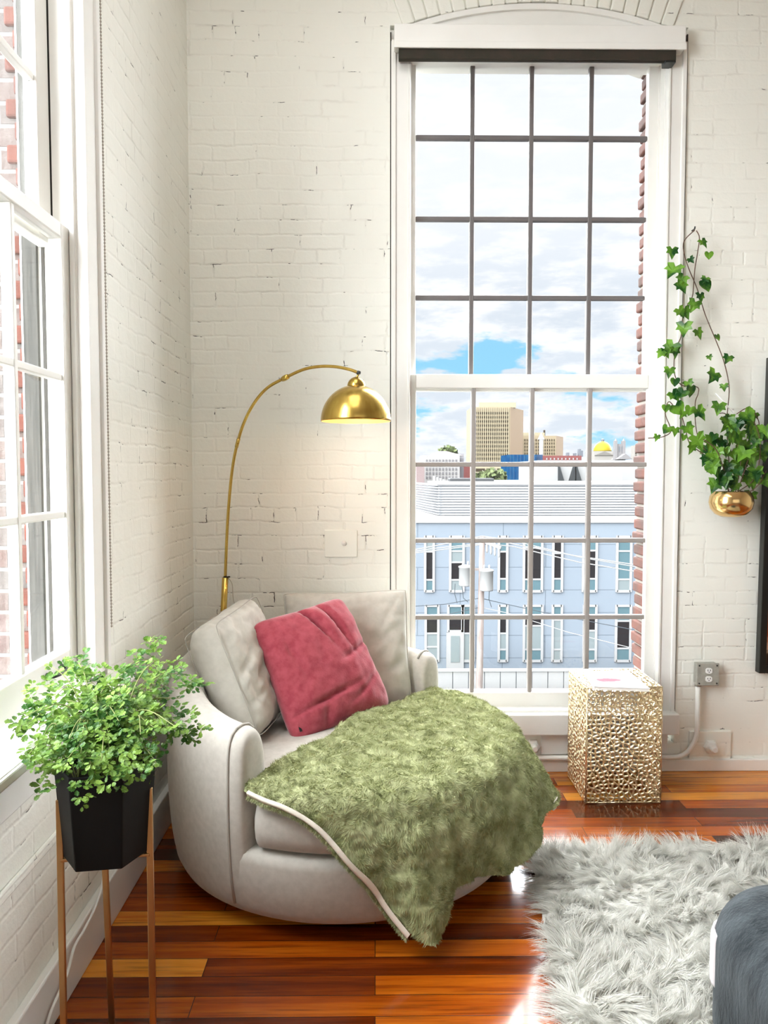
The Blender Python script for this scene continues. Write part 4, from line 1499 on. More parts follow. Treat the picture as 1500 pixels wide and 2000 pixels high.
def sample_grid(G, N):
    """random points with normals on a grid (nu,nv,3), area weighted"""
    G = np.asarray(G)
    a, b, c, d = G[:-1, :-1], G[1:, :-1], G[1:, 1:], G[:-1, 1:]
    nr = np.cross(c - a, d - b)
    ar = np.linalg.norm(nr, axis=2)
    w = ar.ravel() / ar.sum()
    idx = rng.choice(len(w), size=N, p=w)
    u, v = rng.random(N)[:, None], rng.random(N)[:, None]
    f = lambda q_: q_.reshape(-1, 3)[idx]
    A, B, C, D = f(a), f(b), f(c), f(d)
    p = A * (1 - u) * (1 - v) + B * u * (1 - v) + C * u * v + D * (1 - u) * v
    nrm = nr.reshape(-1, 3)[idx] / (ar.ravel()[idx][:, None] + 1e-12)
    return p, nrm


def nfield(P, s, seed=0.0):
    """smooth pseudo-random vector field from sines"""
    x, y, z = P[:, 0] * s + seed, P[:, 1] * s + seed * 1.7, P[:, 2] * s + seed * 0.6
    fx = np.sin(x * 1.7 + 2.1 * np.sin(y * 1.3 + z) + 0.4) + 0.7 * np.sin(3.1 * y - 1.2 * x + seed)
    fy = np.sin(y * 1.9 + 1.8 * np.sin(x * 1.1 - z) + 1.1) + 0.7 * np.sin(2.7 * x + 1.6 * y + 2 * z)
    fz = np.sin(z * 1.6 + 1.4 * np.sin(x + y) + 2.0)
    return np.stack([fx, fy, fz], 1)


# ------------------------------------------------------------------ GREEN THROW over the seat
HEM = [(-118, .460), (-112, .452), (-104, .442), (-98, .425), (-93, .39), (-88, .325), (-83, .255), (-78, .175), (-74, .105), (-70, .055), (-66.5, .05), (-63.5, .085), (-61, .14), (-56, .165), (-48, .155), (-40, .135),
       (-33, .15), (-27, .185), (-20, .225), (-14, .235), (-8, .22), (-2, .22), (6, .26), (20, .31), (35, .36), (56, .40)]
hx, hz = zip(*HEM)
A_pt, B_pt = pol(R(-116.5), 0.645, 0.462), pol(R(52), 0.66, 0.475)
nS, nTt = 260, 120
HEMS = np.interp(-116.5 + np.linspace(0, 1, nS) * 170.5, hx, hz)
for _ in range(14):
    HEMS[1:-1] = 0.25 * HEMS[:-2] + 0.5 * HEMS[1:-1] + 0.25 * HEMS[2:]
G = np.zeros((nS, nTt, 3))
for i in range(nS):
    s = i / (nS - 1)
    ang = -116.5 + s * 170.5
    th = R(ang)
    hem = float(HEMS[i])
    # back edge across the seat, with a slight bow towards the cushions
    cpt = A_pt.lerp(B_pt, s)
    bow = math.sin(s * PI)
    nrm2 = Vector((-0.82, 0.57, 0))
    cpt += Vector((nrm2.x, nrm2.y, 0)) * (0.045 * bow + 0.02 * math.sin(s * 14) * bow)
    cpt.z = 0.472 + 0.014 * bow
    zt = 0.468
    rim_in = pol(th, 0.60, zt + 0.006)
    pl = [cpt]
    pl.append(cpt.lerp(rim_in, 0.5) + Vector((0, 0, 0.012 * bow)))
    pl.append(rim_in)
    for a_ in range(6, 91, 6):
        pl.append(pol(th, 0.60 + 0.075 * math.sin(R(a_)), zt - 0.055 + 0.061 * math.cos(R(a_))))
    nd = 16
    for k in range(1, nd + 1):
        f = k / nd
        z = 0.413 - (0.413 - 0.04) * f
        dep = max(0, 0.42 - z)
        ramp = min(1, dep / 0.06)
        bump = 0.02 * ramp + 0.5 * dep * 0.09 * (0.9 + 0.8 * math.sin(ang * 0.17 + 0.6) + 0.9 * math.sin(ang * 0.43 + 1.0) + 0.55 * math.sin(ang * 0.91 + 2.0))
        fold = 0.16 * dep * math.exp(-((ang + 67.5) / 5.0) ** 2) - 0.12 * dep * math.exp(-((ang + 58) / 3.2) ** 2)
        corner = 0.55 * dep * math.exp(-((ang + 9) / 13.0) ** 2)
        flare = 0.14 * dep * math.exp(-((ang + 30) / 8.0) ** 2)
        pl.append(pol(th, 0.675 + bump + fold + corner + flare, z))
    # cut the path at the hem
    out_ = pl[:3]
    for a_, b_ in zip(pl[2:], pl[3:]):
        if b_.z <= hem:
            t_ = max(0.02, min(1, (a_.z - hem) / max(1e-6, a_.z - b_.z)))
            out_.append(a_.lerp(b_, t_))
            break
        out_.append(b_)
    pl = out_
    # resample by length
    L = [0.0]
    for a_, b_ in zip(pl, pl[1:]):
        L.append(L[-1] + (b_ - a_).length)
    tt = np.linspace(0, L[-1], nTt)
    arr = np.array([list(p) for p in pl])
    for c in range(3):
        G[i, :, c] = np.interp(tt, L, arr[:, c])
# smooth out the corners of the path and crumple it a little
for _ in range(6):
    G[:, 1:-1] = 0.25 * G[:, :-2] + 0.5 * G[:, 1:-1] + 0.25 * G[:, 2:]
    G[1:-1] = 0.25 * G[:-2] + 0.5 * G[1:-1] + 0.25 * G[2:]
gu, gv = np.gradient(G, axis=0), np.gradient(G, axis=1)
GN = np.cross(gv, gu)
GN /= np.linalg.norm(GN, axis=2, keepdims=True) + 1e-9
if GN[nS // 2, 20, 2] < 0:
    GN = -GN
disp = np.zeros((nS, nTt))
for i in range(nS):
    for j in range(nTt):
        p = Vector(G[i, j])
        n1 = 1 - abs(mnoise.noise(p * 9.0 + Vector((3, 1, 0)))) * 2
        n2 = mnoise.noise(p * 22.0)
        disp[i, j] = 0.009 * n1 + 0.008 * n2 + 0.006 * (1 - 2 * abs(mnoise.noise(p * 34.0)))
G2 = G + GN * (disp + 0.004)[:, :, None]
th_ = empty('green_throw', (CX + 0.2, CY - 0.3, 0.45), 'sage green faux fur throw draped over the front of the grey armchair', 'throw blanket')
bm_ = MB()
bm_.grid([[tuple(p) for p in row] for row in G2])
bo = bm_.build('cloth', M_GREEN, th_, smooth=True)
sd = bo.modifiers.new('solid', 'SOLIDIFY')
sd.thickness = 0.006
sd.offset = -1
N = 130000
rp_, nr_ = sample_grid(G2, N)
if np.mean(nr_[:, 2]) < 0:
    nr_ = -nr_
lay = nfield(rp_, 16.0) * 0.75 + nfield(rp_, 41.0, 3.0) * 0.6 + np.array([0, 0, -0.9])
lay -= nr_ * np.sum(lay * nr_, axis=1, keepdims=True)
dirs = nr_ * 0.55 + lay * 0.55 + rng.normal(size=(N, 3)) * 0.25
fur_mesh('fur_pile', rp_, dirs, rng.uniform(0.007, 0.015, N), rng.uniform(0.0012, 0.0022, N), M_GREEN, th_, segs=2, curl=lay * 0.5)
# cream lining showing along the turned left edge
li = MB()
P = []
i_end = int((116.5 - 71.5) / 170.5 * (nS - 1))
for i in range(3, i_end):
    e = Vector(G2[i, -1])
    inn = Vector(G2[i, -6]) - e
    w_ = 0.009 + 0.010 * i / i_end
    i2, i1 = min(i + 1, nS - 1), max(i - 1, 0)
    tng = (Vector(G2[i2, -1]) - Vector(G2[i1, -1])).normalized()
    nn = Vector(GN[i, -3])
    out = tng.cross(nn).normalized()
    if out.dot(-inn) < 0:
        out = -out
    P.append([e - out * 0.004 + nn * 0.010, e + out * 0.006 + nn * 0.013, e + out * w_ * 0.8 + nn * 0.009, e + out * w_ + nn * 0.0, e + out * w_ * 0.4 - nn * 0.003])
for _ in range(12):
    P = [P[0]] + [[(P[k - 1][c] + 2 * P[k][c] + P[k + 1][c]) / 4 for c in range(5)] for k in range(1, len(P) - 1)] + [P[-1]]
li.grid(P)
lo_ = li.build('lining', M_LINING, th_, smooth=True)
lo_['label'] = 'cream lining showing along the turned edge'
# second, turned-under rim of fur below the lining
Eg = np.array([[list(r[3]), list(r[3] + (r[3] - r[1]) * 0.5)] for r in P])
rp2, nr2 = sample_grid(Eg, 3500)
nr2 = np.where((np.sum(nr2 * np.array([[0, -1, 0.3]]), axis=1) < 0)[:, None], -nr2, nr2)
fur_mesh('fur_rim', rp2, nr2 * 0.5 + rng.normal(size=rp2.shape) * 0.4 + np.array([0, 0, -0.5]), rng.uniform(0.008, 0.016, len(rp2)), rng.uniform(0.0015, 0.0025, len(rp2)), M_GREEN, th_, segs=2)
# pale lining corner hanging out on the far right
i0 = int((116.5 - 14) / 170.5 * (nS - 1))
i1 = int((116.5 + 2) / 170.5 * (nS - 1))
P = []
for i in range(i0, i1):
    e = Vector(G2[i, -1])
    t = (i - i0) / max(1, i1 - i0 - 1)
    dv = (0.012 + 0.035 * t)
    P.append([e + Vector((0, 0, 0.02)) - Vector(GN[i, -3]) * 0.01, e - Vector((0, 0, dv)) - Vector(GN[i, -3]) * 0.014])
ob2 = MB().grid(P).build('lining', M_LINING, th_, smooth=True)
sd = ob2.modifiers.new('solid', 'SOLIDIFY')
sd.thickness = 0.004

# ------------------------------------------------------------------ SHAGGY RUG
RX0, RX1, RY0, RY1 = 0.60, 2.35, 1.25, 2.86
rg = empty('shaggy_rug', ((RX0 + RX1) / 2, (RY0 + RY1) / 2, 0), 'pale grey long-haired shaggy rug on the wooden floor', 'rug')
RSH = 0.115
MB().prism([(RX0 - RSH * (RY1 - RY0), RY0, 0.001), (RX1, RY0, 0.001), (RX1, RY1, 0.001), (RX0, RY1, 0.001)], (0, 0, 0.011)).build('backing', M_RUG, rg, bevel=0.004)
NR = 95000
rr = np.stack([rng.uniform(RX0 - 0.0, RX1, NR), rng.uniform(1.75, RY1, NR), np.full(NR, 0.012)], 1)
shf = RSH * (RY1 - rr[:, 1])
rr[:, 0] = RX0 - shf + (rr[:, 0] - RX0) * (RX1 - RX0 + shf) / (RX1 - RX0)
rr = rr[rr[:, 0] < 0.52 + 0.62 * rr[:, 1]]
NR = len(rr)
# tufts: hairs lean towards the tip of their own tuft
cell = 0.030
ci = np.floor(rr[:, :2] / cell)
hsh = lambda a, b, s: np.modf(np.abs(np.sin(a * 127.1 + b * 311.7 + s * 74.7) * 43758.5453))[0]
tx = (ci[:, 0] + hsh(ci[:, 0], ci[:, 1], 1)) * cell
ty = (ci[:, 1] + hsh(ci[:, 0], ci[:, 1], 2)) * cell
tl = 0.055 + 0.04 * hsh(ci[:, 0], ci[:, 1], 3)
flow = nfield(np.stack([tx, ty, 0 * tx], 1), 5.0)[:, :2] * 0.55 + nfield(np.stack([tx, ty, 0 * tx], 1), 15.0, 2.0)[:, :2] * 0.5
flow += np.stack([hsh(ci[:, 0], ci[:, 1], 5) - 0.5, hsh(ci[:, 0], ci[:, 1], 6) - 0.5], 1) * 0.9
# at the borders the hair spills outwards
edge = np.zeros_like(flow)
edge[:, 0] -= np.clip(1 - (rr[:, 0] - RX0 + RSH * (RY1 - rr[:, 1])) / 0.09, 0, 1) * 1.4
edge[:, 1] += np.clip(1 - (RY1 - rr[:, 1]) / 0.08, 0, 1) * 1.0
flow = flow + edge
tip = np.stack([tx + flow[:, 0] * 0.05, ty + flow[:, 1] * 0.05, np.full(NR, 0.05)], 1) + rng.normal(size=(NR, 3)) * 0.006
dirs = (tip - rr)
dirs[:, 2] = 0.045
curl = np.concatenate([flow * 0.9, np.full((NR, 1), -0.25)], 1) + rng.normal(size=(NR, 3)) * 0.22
fur_mesh('fur_pile', rr, dirs, tl * rng.uniform(0.75, 1.1, NR), rng.uniform(0.0016, 0.0032, NR), M_RUG, rg, segs=4, curl=curl, droop=0.25)

# ------------------------------------------------------------------ SLATE PLUSH SEAT at the lower right
ot = empty('upholstered_pouf', (1.28, 1.62, 0), 'slate grey plush pouf with rounded corner standing on the shaggy rug', 'pouf')


def rounded_block(x0, x1, y0, y1, z0, z1, rp, rt, n=14):
    """plan corners radius rp, top edge radius rt"""
    loops = []
    for k in range(9):
        t = PI / 2 * k / 8
        loops.append((rt * (1 - math.sin(t)), z1 - rt * (1 - math.cos(t))))   # from the top edge inwards
    prof = [(0.0, z0)] + [(0.0, z0 + (z1 - rt - z0) * f) for f in (0.33, 0.66)] + [(rt * (1 - math.cos(R(a))), z1 - rt + rt * math.sin(R(a))) for a in range(0, 91, 6)]
    P = []
    for ins, z in prof:
        row = []
        for cx_, cy_, a0 in ((x1 - rp, y1 - rp, 0), (x0 + rp, y1 - rp, 90), (x0 + rp, y0 + rp, 180), (x1 - rp, y0 + rp, 270)):
            for k in range(n + 1):
                a_ = R(a0 + 90 * k / n)
                row.append(Vector((cx_ + (rp - ins) * math.cos(a_), cy_ + (rp - ins) * math.sin(a_), z)))
        row.append(row[0])
        P.append(row)
    m_ = MB().grid(P)
    m_.add(P[-1][:-1], [tuple(range(len(P[-1]) - 1))])
    return m_


rounded_block(0.855, 1.62, 1.20, 2.00, 0.05, 0.385, 0.20, 0.13).build('body', M_SLATE, ot, smooth=True, merge=True)
MB().box(0.93, 1.52, 1.30, 1.90, 0.013, 0.06).build('foot_plinth', M_IRON, ot)
P = []
for k in range(20):
    t = k / 19
    z = 0.15 + 0.135 * t
    sa = max(0.0, (z - 0.255) / 0.13)
    rad_ = 0.20 - 0.13 * (1 - math.sqrt(max(0, 1 - sa * sa)))
    row = []
    for ph, d_ in ((13, 0.001), (17, 0.006), (24, 0.009), (31, 0.006), (36, 0.001)):
        row.append(Vector((1.055 - (rad_ + d_) * math.cos(R(ph)), 1.80 + (rad_ + d_) * math.sin(R(ph)), z)))
    P.append(row)
bd = MB().grid(P).build('pale_edging', pbr('lilac_grey_edging', srgb(206, 200, 202), 0.9), ot, smooth=True)
bd['label'] = 'pale fabric edging'
sd = bd.modifiers.new('solid', 'SOLIDIFY')
sd.thickness = 0.008

# ------------------------------------------------------------------ ARC FLOOR LAMP
lampt = [(436, 1205), (440, 1128), (443, 1050), (447, 985), (454, 915), (464, 865), (478, 822), (498, 785), (523, 757), (557, 738), (592, 722), (622, 716), (652, 716), (680, 721), (700, 728)]


def lampY(px):
    t = max(0, (px - 436) / 264.0)
    return 3.50 - 0.34 * t


lp = [atY(x, y, lampY(x)) for x, y in lampt]
fl = empty('arc_floor_lamp', (lp[0][0], lp[0][1], 0), 'brass arc floor lamp with a dome shade reaching over the armchair from the corner', 'floor lamp')
# smooth the path
def catmull(P, n=8):
    out = []
    for i in range(len(P) - 1):
        p0, p1, p2, p3 = P[max(i - 1, 0)], P[i], P[i + 1], P[min(i + 2, len(P) - 1)]
        for k in range(n):
            t = k / n
            out.append(0.5 * ((2 * p1) + (p2 - p0) * t + (2 * p0 - 5 * p1 + 4 * p2 - p3) * t * t + (3 * p1 - p0 - 3 * p2 + p3) * t ** 3))
    out.append(P[-1])
    return out


foot = Vector((lp[0][0] - 0.012, lp[0][1], 0.03))
MB().lathe([(0, 0), (0.105, 0), (0.11, 0.006), (0.11, 0.022), (0.10, 0.03), (0.02, 0.034), (0.016, 0.05), (0, 0.05)], (foot[0], foot[1], 0), 40).build('lamp_base', M_BRASS, fl, smooth=True)
MB().tube([foot, lp[0], lp[1]], 0.0145, 16).build('pole', M_BRASS, fl, smooth=True)
MB().tube(catmull(lp[1:]), 0.0068, 12).build('arm', M_BRASS, fl, smooth=True)
j = lp[9]
dj = (lp[10] - lp[8]).normalized()
MB().tube([j - dj * 0.018, j - dj * 0.006, j + dj * 0.006, j + dj * 0.018], [0.010, 0.0125, 0.0125, 0.010], 14).build('joint', M_BRASS, fl, smooth=True)
j = lp[5]
dj = (lp[6] - lp[4]).normalized()
MB().tube([j - dj * 0.02, j + dj * 0.02], 0.0085, 12).build('joint', M_BRASS, fl, smooth=True)
MB().tube([lp[1] - Vector((0, 0, 0.004)), lp[1] + Vector((0.001, 0, 0.004))], 0.010, 12).build('pole_collar', M_IRON, fl)
kn = lp[1]
MB().tube([kn + Vector((0.008, 0, 0.002)), kn + Vector((0.022, -0.004, 0.004))], 0.004, 8).build('clamp_knob', M_IRON, fl)
# shade
SY = lampY(698)
tipv = lp[-1]
shc = atY(695, 823, SY)
shr = atY(763.5, 823, SY)[0] - shc[0]
hdome = atY(695, 752, SY)[2] - shc[2]
prof = [(shr * math.cos(t), hdome * math.sin(t)) for t in np.linspace(0, PI / 2 - 0.22, 20)]
inner = [((r - 0.003), z * 0.985) for r, z in prof]
inner[0] = (shr - 0.003, 0.0)
so = MB()
so.lathe([inner[0]] + prof + [(0.02, hdome * 0.985), (0.0, hdome * 0.985)], shc, 56, caps=False)
so.build('shade', M_BRASS, fl, smooth=True)
M_COPIN = pbr('shade_lining', (0.95, 0.55, 0.22), 0.5, 0.0)
MB().lathe(inner + [(0.0, hdome * 0.96)], shc, 56, caps=False).build('shade_lining', M_COPIN, fl, smooth=True)
capz = shc[2] + hdome * 0.93
capc = Vector((shc[0] + 0.002, SY, capz))
rc_ = 0.038
MB().lathe([(rc_, -0.004), (rc_, 0.004)] + [(rc_ * math.cos(t), 0.004 + rc_ * 1.05 * math.sin(t)) for t in np.linspace(0.1, PI / 2 - 0.02, 12)], capc, 36).build('cap', M_BRASS, fl, smooth=True)
MB().tube([capc + Vector((0, 0, rc_)), tipv + Vector((0.001, 0, -0.004))], 0.0045, 10).build('cap_stem', M_BRASS, fl, smooth=True)
dt = (lp[-1] - lp[-2]).normalized()
MB().tube([tipv - dt * 0.004, tipv + dt * 0.006], 0.0085, 12).build('arm_tip', M_IRON, fl)
bz = shc[2] + 0.034
bulb = MB().lathe([(0.0, -0.022), (0.014, -0.018), (0.024, -0.006), (0.027, 0.008), (0.024, 0.024), (0.016, 0.042), (0.013, 0.06), (0.0, 0.06)], (shc[0], SY, bz), 24)
bulb.build('bulb', pbr('lit_bulb', (1, 0.85, 0.6), 0.4, emit=(1.0, 0.80, 0.50), estr=9.0), fl, smooth=True)
light('lamp_bulb_light', 'POINT', (shc[0], SY, bz - 0.032), (0, 0, 0), 1.6, (1.0, 0.72, 0.42), shadow_soft_size=0.02).parent = None
cp = [kn + Vector((0.006, 0, 0.006)), kn + Vector((0.03, 0.005, -0.03)), kn + Vector((0.035, 0.006, -0.10)), kn + Vector((0.055, 0.006, -0.22)), Vector((kn[0] + 0.07, kn[1] + 0.03, 0.4)), Vector((kn[0] + 0.05, kn[1] + 0.05, 0.02))]
MB().tube(catmull(cp), 0.0016, 6).build('cord', pbr('clear_cord', srgb(170, 160, 140), 0.5), fl, smooth=True)

# ------------------------------------------------------------------ PIERCED METAL SIDE TABLE
tf0, tf1 = atZ(1145, 1571, 0.0), atZ(1288, 1567, 0.0)
TX0, TX1 = tf0[0], tf1[0]
TY0 = (tf0[1] + tf1[1]) / 2
TY1 = min(TY0 + 0.30, YB - 0.035)
TZ = atY(1200, 1343, TY0)[2]
tb = empty('pierced_side_table', ((TX0 + TX1) / 2, (TY0 + TY1) / 2, 0), 'gold metal cube side table pierced all over with a web pattern', 'side table')


def clip(poly, mx, my, nx, ny):
    out = []
    n = len(poly)
    for i in range(n):
        a_, b_ = poly[i], poly[(i + 1) % n]
        da = (a_[0] - mx) * nx + (a_[1] - my) * ny
        db_ = (b_[0] - mx) * nx + (b_[1] - my) * ny
        if da <= 0:
            out.append(a_)
        if (da < 0 < db_) or (db_ < 0 < da):
            t = da / (da - db_)
            out.append((a_[0] + (b_[0] - a_[0]) * t, a_[1] + (b_[1] - a_[1]) * t))
    return out


def pierced(w, h, cell, org, U, V, Nn, rs):
    nx, ny = max(3, round(w / cell)), max(3, round(h / cell))
    pt = {}
    for i in range(-2, nx + 2):
        for j_ in range(-2, ny + 2):
            pt[i, j_] = ((i + 0.5 + rs.uniform(-0.42, 0.42)) * w / nx, (j_ + 0.5 + rs.uniform(-0.42, 0.42)) * h / ny)
    m_ = MB()
    for i in range(nx):
        for j_ in range(ny):
            c_ = pt[i, j_]
            poly = [(c_[0] - 0.1, c_[1] - 0.1), (c_[0] + 0.1, c_[1] - 0.1), (c_[0] + 0.1, c_[1] + 0.1), (c_[0] - 0.1, c_[1] + 0.1)]
            for a_ in range(-2, 3):
                for b_ in range(-2, 3):
                    if (a_ or b_) and (i + a_, j_ + b_) in pt:
                        q_ = pt[i + a_, j_ + b_]
                        poly = clip(poly, (c_[0] + q_[0]) / 2, (c_[1] + q_[1]) / 2, q_[0] - c_[0], q_[1] - c_[1])
            for (mx, my, n1, n2) in ((0, 0, -1, 0), (w, 0, 1, 0), (0, 0, 0, -1), (0, h, 0, 1)):
                poly = clip(poly, mx, my, n1, n2)
            if len(poly) < 3:
                continue
            cx_ = sum(p[0] for p in poly) / len(poly)
            cy_ = sum(p[1] for p in poly) / len(poly)
            full = []
            for k in range(len(poly)):
                a_, b_ = poly[k], poly[(k + 1) % len(poly)]
                if math.hypot(a_[0] - b_[0], a_[1] - b_[1]) < 1e-5:
                    continue
                full.append((a_, 0.81))
                full.append((((a_[0] + b_[0]) / 2, (a_[1] + b_[1]) / 2), 0.905))
            n = len(full)
            R0, R1, R2 = [], [], []
            for (px, py), k in full:
                f3 = lambda kk, d: org + U * (cx_ + (px - cx_) * kk) + V * (cy_ + (py - cy_) * kk) + Nn * d
                R0.append(f3(1.0, 0.0035))
                R1.append(f3(0.5 + 0.5 * k, 0.0022))
                R2.append(f3(k, -0.0015))
            vs = R0 + R1 + R2
            fs = []
            for a_ in range(2):
                for k in range(n):
                    k2 = (k + 1) % n
                    fs.append((a_ * n + k, a_ * n + k2, (a_ + 1) * n + k2, (a_ + 1) * n + k))
            m_.add(vs, fs)
    return m_


X, Y_, Z_ = Vector((1, 0, 0)), Vector((0, 1, 0)), Vector((0, 0, 1))
tw_, td_, th2 = TX1 - TX0, TY1 - TY0, TZ - 0.004
rs = random.Random(3)
faces = (('front_panel', tw_, th2, Vector((TX0, TY0, 0.004)), X, Z_, -Y_), ('back_panel', tw_, th2, Vector((TX1, TY1, 0.004)), -X, Z_, Y_),
         ('side_panel', td_, th2, Vector((TX0, TY1, 0.004)), -Y_, Z_, -X), ('side_panel', td_, th2, Vector((TX1, TY0, 0.004)), Y_, Z_, X),
         ('top_panel', tw_, td_, Vector((TX0, TY0, TZ)), X, Y_, Z_))
for nm, w_, h_, og, U, V, Nn in faces:
    po = pierced(w_, h_, 0.0205, og, U, V, Nn, rs).build(nm, M_GOLD, tb, smooth=True, merge=True)
    sd = po.modifiers.new('solid', 'SOLIDIFY')
    sd.thickness = 0.003
    sd.offset = -1
eg = MB()
for x in (TX0, TX1):
    for y in (TY0, TY1):
        eg.tube([(x, y, 0.0), (x, y, TZ)], 0.003, 8)
for z in (0.003, TZ):
    for y in (TY0, TY1):
        eg.tube([(TX0, y, z), (TX1, y, z)], 0.003, 8)
    for x in (TX0, TX1):
        eg.tube([(x, TY0, z), (x, TY1, z)], 0.003, 8)
eg.build('rim', M_GOLD, tb, smooth=True)

# ------------------------------------------------------------------ MAGAZINES on it
zt = TZ + 0.0045
mg = empty('magazine', ((TX0 + TX1) / 2, (TY0 + TY1) / 2, zt), 'white covered magazine with pink print lying on top of the gold side table', 'magazine')
mc = [atZ(1161, 1340, zt + 0.016), atZ(1268, 1344, zt + 0.016), atZ(1226, 1309, zt + 0.016), atZ(1140, 1311, zt + 0.016)]
for p in mc:
    p.y = min(p.y, YB - 0.03)
low = [Vector((p.x, p.y, zt)) for p in mc]
MB().prism(low, (0, 0, 0.013)).build('pages', pbr('page_edges', srgb(232, 228, 222), 0.8), mg)
cv = MB().prism([Vector((p.x, p.y, zt + 0.013)) for p in [mc[0] + Vector((-.003, -.003, 0)), mc[1] + Vector((.003, -.003, 0)), mc[2] + Vector((.002, .002, 0)), mc[3] + Vector((-.002, .002, 0))]], (0, 0, 0.002))
m = bpy.data.materials.new('magazine_cover')
m.use_nodes = True
q = NT(m.node_tree)
ctr = (mc[0] + mc[1] + mc[2] + mc[3]) / 4
dd = q.n('ShaderNodeVectorMath', {'operation': 'SUBTRACT'}, i0=q.pos(), i1=tuple(ctr + Vector((-0.03, -0.02, 0)))).outputs[0]
ln = q.n('ShaderNodeVectorMath', {'operation': 'LENGTH'}, i0=q.scaled(dd, (0.75, 1.6, 0.0))).outputs['Value']
f = q.math('MULTIPLY', q.mrange(q.math('ADD', ln, q.math('MULTIPLY', q.noise(q.pos(), 40, 3), 0.04)), 0.055, 0.075, 1, 0), 0.8)
c = q.mix(f, srgb(206, 204, 204), srgb(168, 40, 70))
f2 = q.mrange(q.noise(q.pos(), 28, 3), 0.6, 0.68, 0, 0.5)
c = q.mix(f2, c, srgb(150, 146, 158))
bs = q.n('ShaderNodeBsdfPrincipled', None, Roughness=0.9)
bs.inputs['Specular IOR Level'].default_value = 0.05
q.set(bs, 'Base Color', c)
o = q.n('ShaderNodeOutputMaterial')
q.t.links.new(bs.outputs[0], o.inputs[0])
cv.build('cover', m, mg)


# ------------------------------------------------------------------ LEAVES
def leaf_poly(kind):
    if kind == 'ivy':
        return [(0, -0.02), (0.20, -0.22), (0.54, -0.14), (0.40, 0.10), (0.52, 0.34), (0.28, 0.36), (0.18, 0.54), (0.0, 0.88), (-0.18, 0.54), (-0.28, 0.36), (-0.52, 0.34), (-0.40, 0.10), (-0.54, -0.14), (-0.20, -0.22)]
    if kind == 'heart':
        return [(0, 0.0), (0.20, -0.16), (0.42, -0.10), (0.48, 0.12), (0.38, 0.36), (0.20, 0.56), (0, 0.76), (-0.20, 0.56), (-0.38, 0.36), (-0.48, 0.12), (-0.42, -0.10), (-0.20, -0.16)]
    return [(0, 0), (0.10, 0.12), (0.22, 0.28), (0.33, 0.44), (0.27, 0.56), (0.33, 0.70), (0.18, 0.80), (0.08, 0.94), (0, 0.86), (-0.10, 0.95), (-0.18, 0.80), (-0.33, 0.72), (-0.27, 0.56), (-0.33, 0.44), (-0.22, 0.28), (-0.10, 0.12)]


def add_leaf(mb, pos, yaxis, nrm, size, kind, cup=0.15, rs=random):
    yaxis = Vector(yaxis).normalized()
    nrm = Vector(nrm)
    nrm = (nrm - yaxis * nrm.dot(yaxis))
    nrm = nrm.normalized() if nrm.length > 1e-4 else yaxis.orthogonal().normalized()
    xa = yaxis.cross(nrm)
    P = leaf_poly(kind)
    cy_ = 0.28 if kind != 'trifoliate' else 0.5
    vs = [pos + yaxis * cy_ * size - nrm * 0.05 * size]
    for x, y in P:
        b_ = -cup * (x * x) * 2.0 - cup * 0.8 * max(0, y - 0.3) ** 2 + rs.uniform(-0.03, 0.03)
        vs.append(pos + xa * x * size + yaxis * y * size + nrm * (abs(x) * 0.22 + b_) * size)
    n = len(P)
    mb.add(vs, [(0, 1 + i, 1 + (i + 1) % n) for i in range(n)])


# ------------------------------------------------------------------ BRASS WALL PLANTER WITH IVY
IY = 3.50
bc_ = atY(1428, 985, IY)
br = atY(1469, 985, IY)[0] - bc_[0]
bh = atY(1428, 961, IY)[2] - atY(1428, 1011, IY)[2]
iv = empty('ivy_wall_planter', (bc_[0], YB, bc_[2] - bh / 2), 'round brass wall planter with ivy trailing up and over beside the tall window', 'potted plant')
z0 = bc_[2] - bh / 2
outp = [(0.0, 0.0), (br * 0.45, 0.002), (br * 0.72, bh * 0.12), (br * 0.93, bh * 0.34), (br, bh * 0.58), (br * 0.96, bh * 0.80), (br * 0.84, bh * 0.99), (br * 0.82, bh)]
inp = [(r - 0.003, z) for r, z in outp[::-1][:4]] + [(0.0, bh * 0.5)]
MB().lathe(outp + inp, (bc_[0], IY, z0), 48).build('bowl', pbr('polished_brass', (0.80, 0.55, 0.24), 0.16, 1.0), iv, smooth=True)
MB().lathe([(0, bh * 0.86), (br * 0.83, bh * 0.84)], (bc_[0], IY, z0), 24).build('soil', M_SOIL, iv)
MB().box(bc_[0] - 0.008, bc_[0] + 0.008, IY + br * 0.9, YB, z0 + bh * 0.55, z0 + bh * 0.9).build('wall_bracket', M_BRASS, iv)
hp = atY(1355, 450, YB - 0.02)
MB().tube([(hp[0], YB, hp[2] + 0.004), (hp[0], YB - 0.03, hp[2] + 0.004), (hp[0], YB - 0.034, hp[2] + 0.014)], 0.0035, 8).build('hook', M_IRON, iv)
rod = [atY(1397, 768, 3.54), atY(1433, 806, 3.52)]
MB().bar(rod[0], rod[1], 0.012, 0.005).build('plant_clip', M_WHITE, iv)['label'] = 'white plastic clip'


def cp7(x, y):
    return 1240 + x * 0.32, 420 + y * 0.32


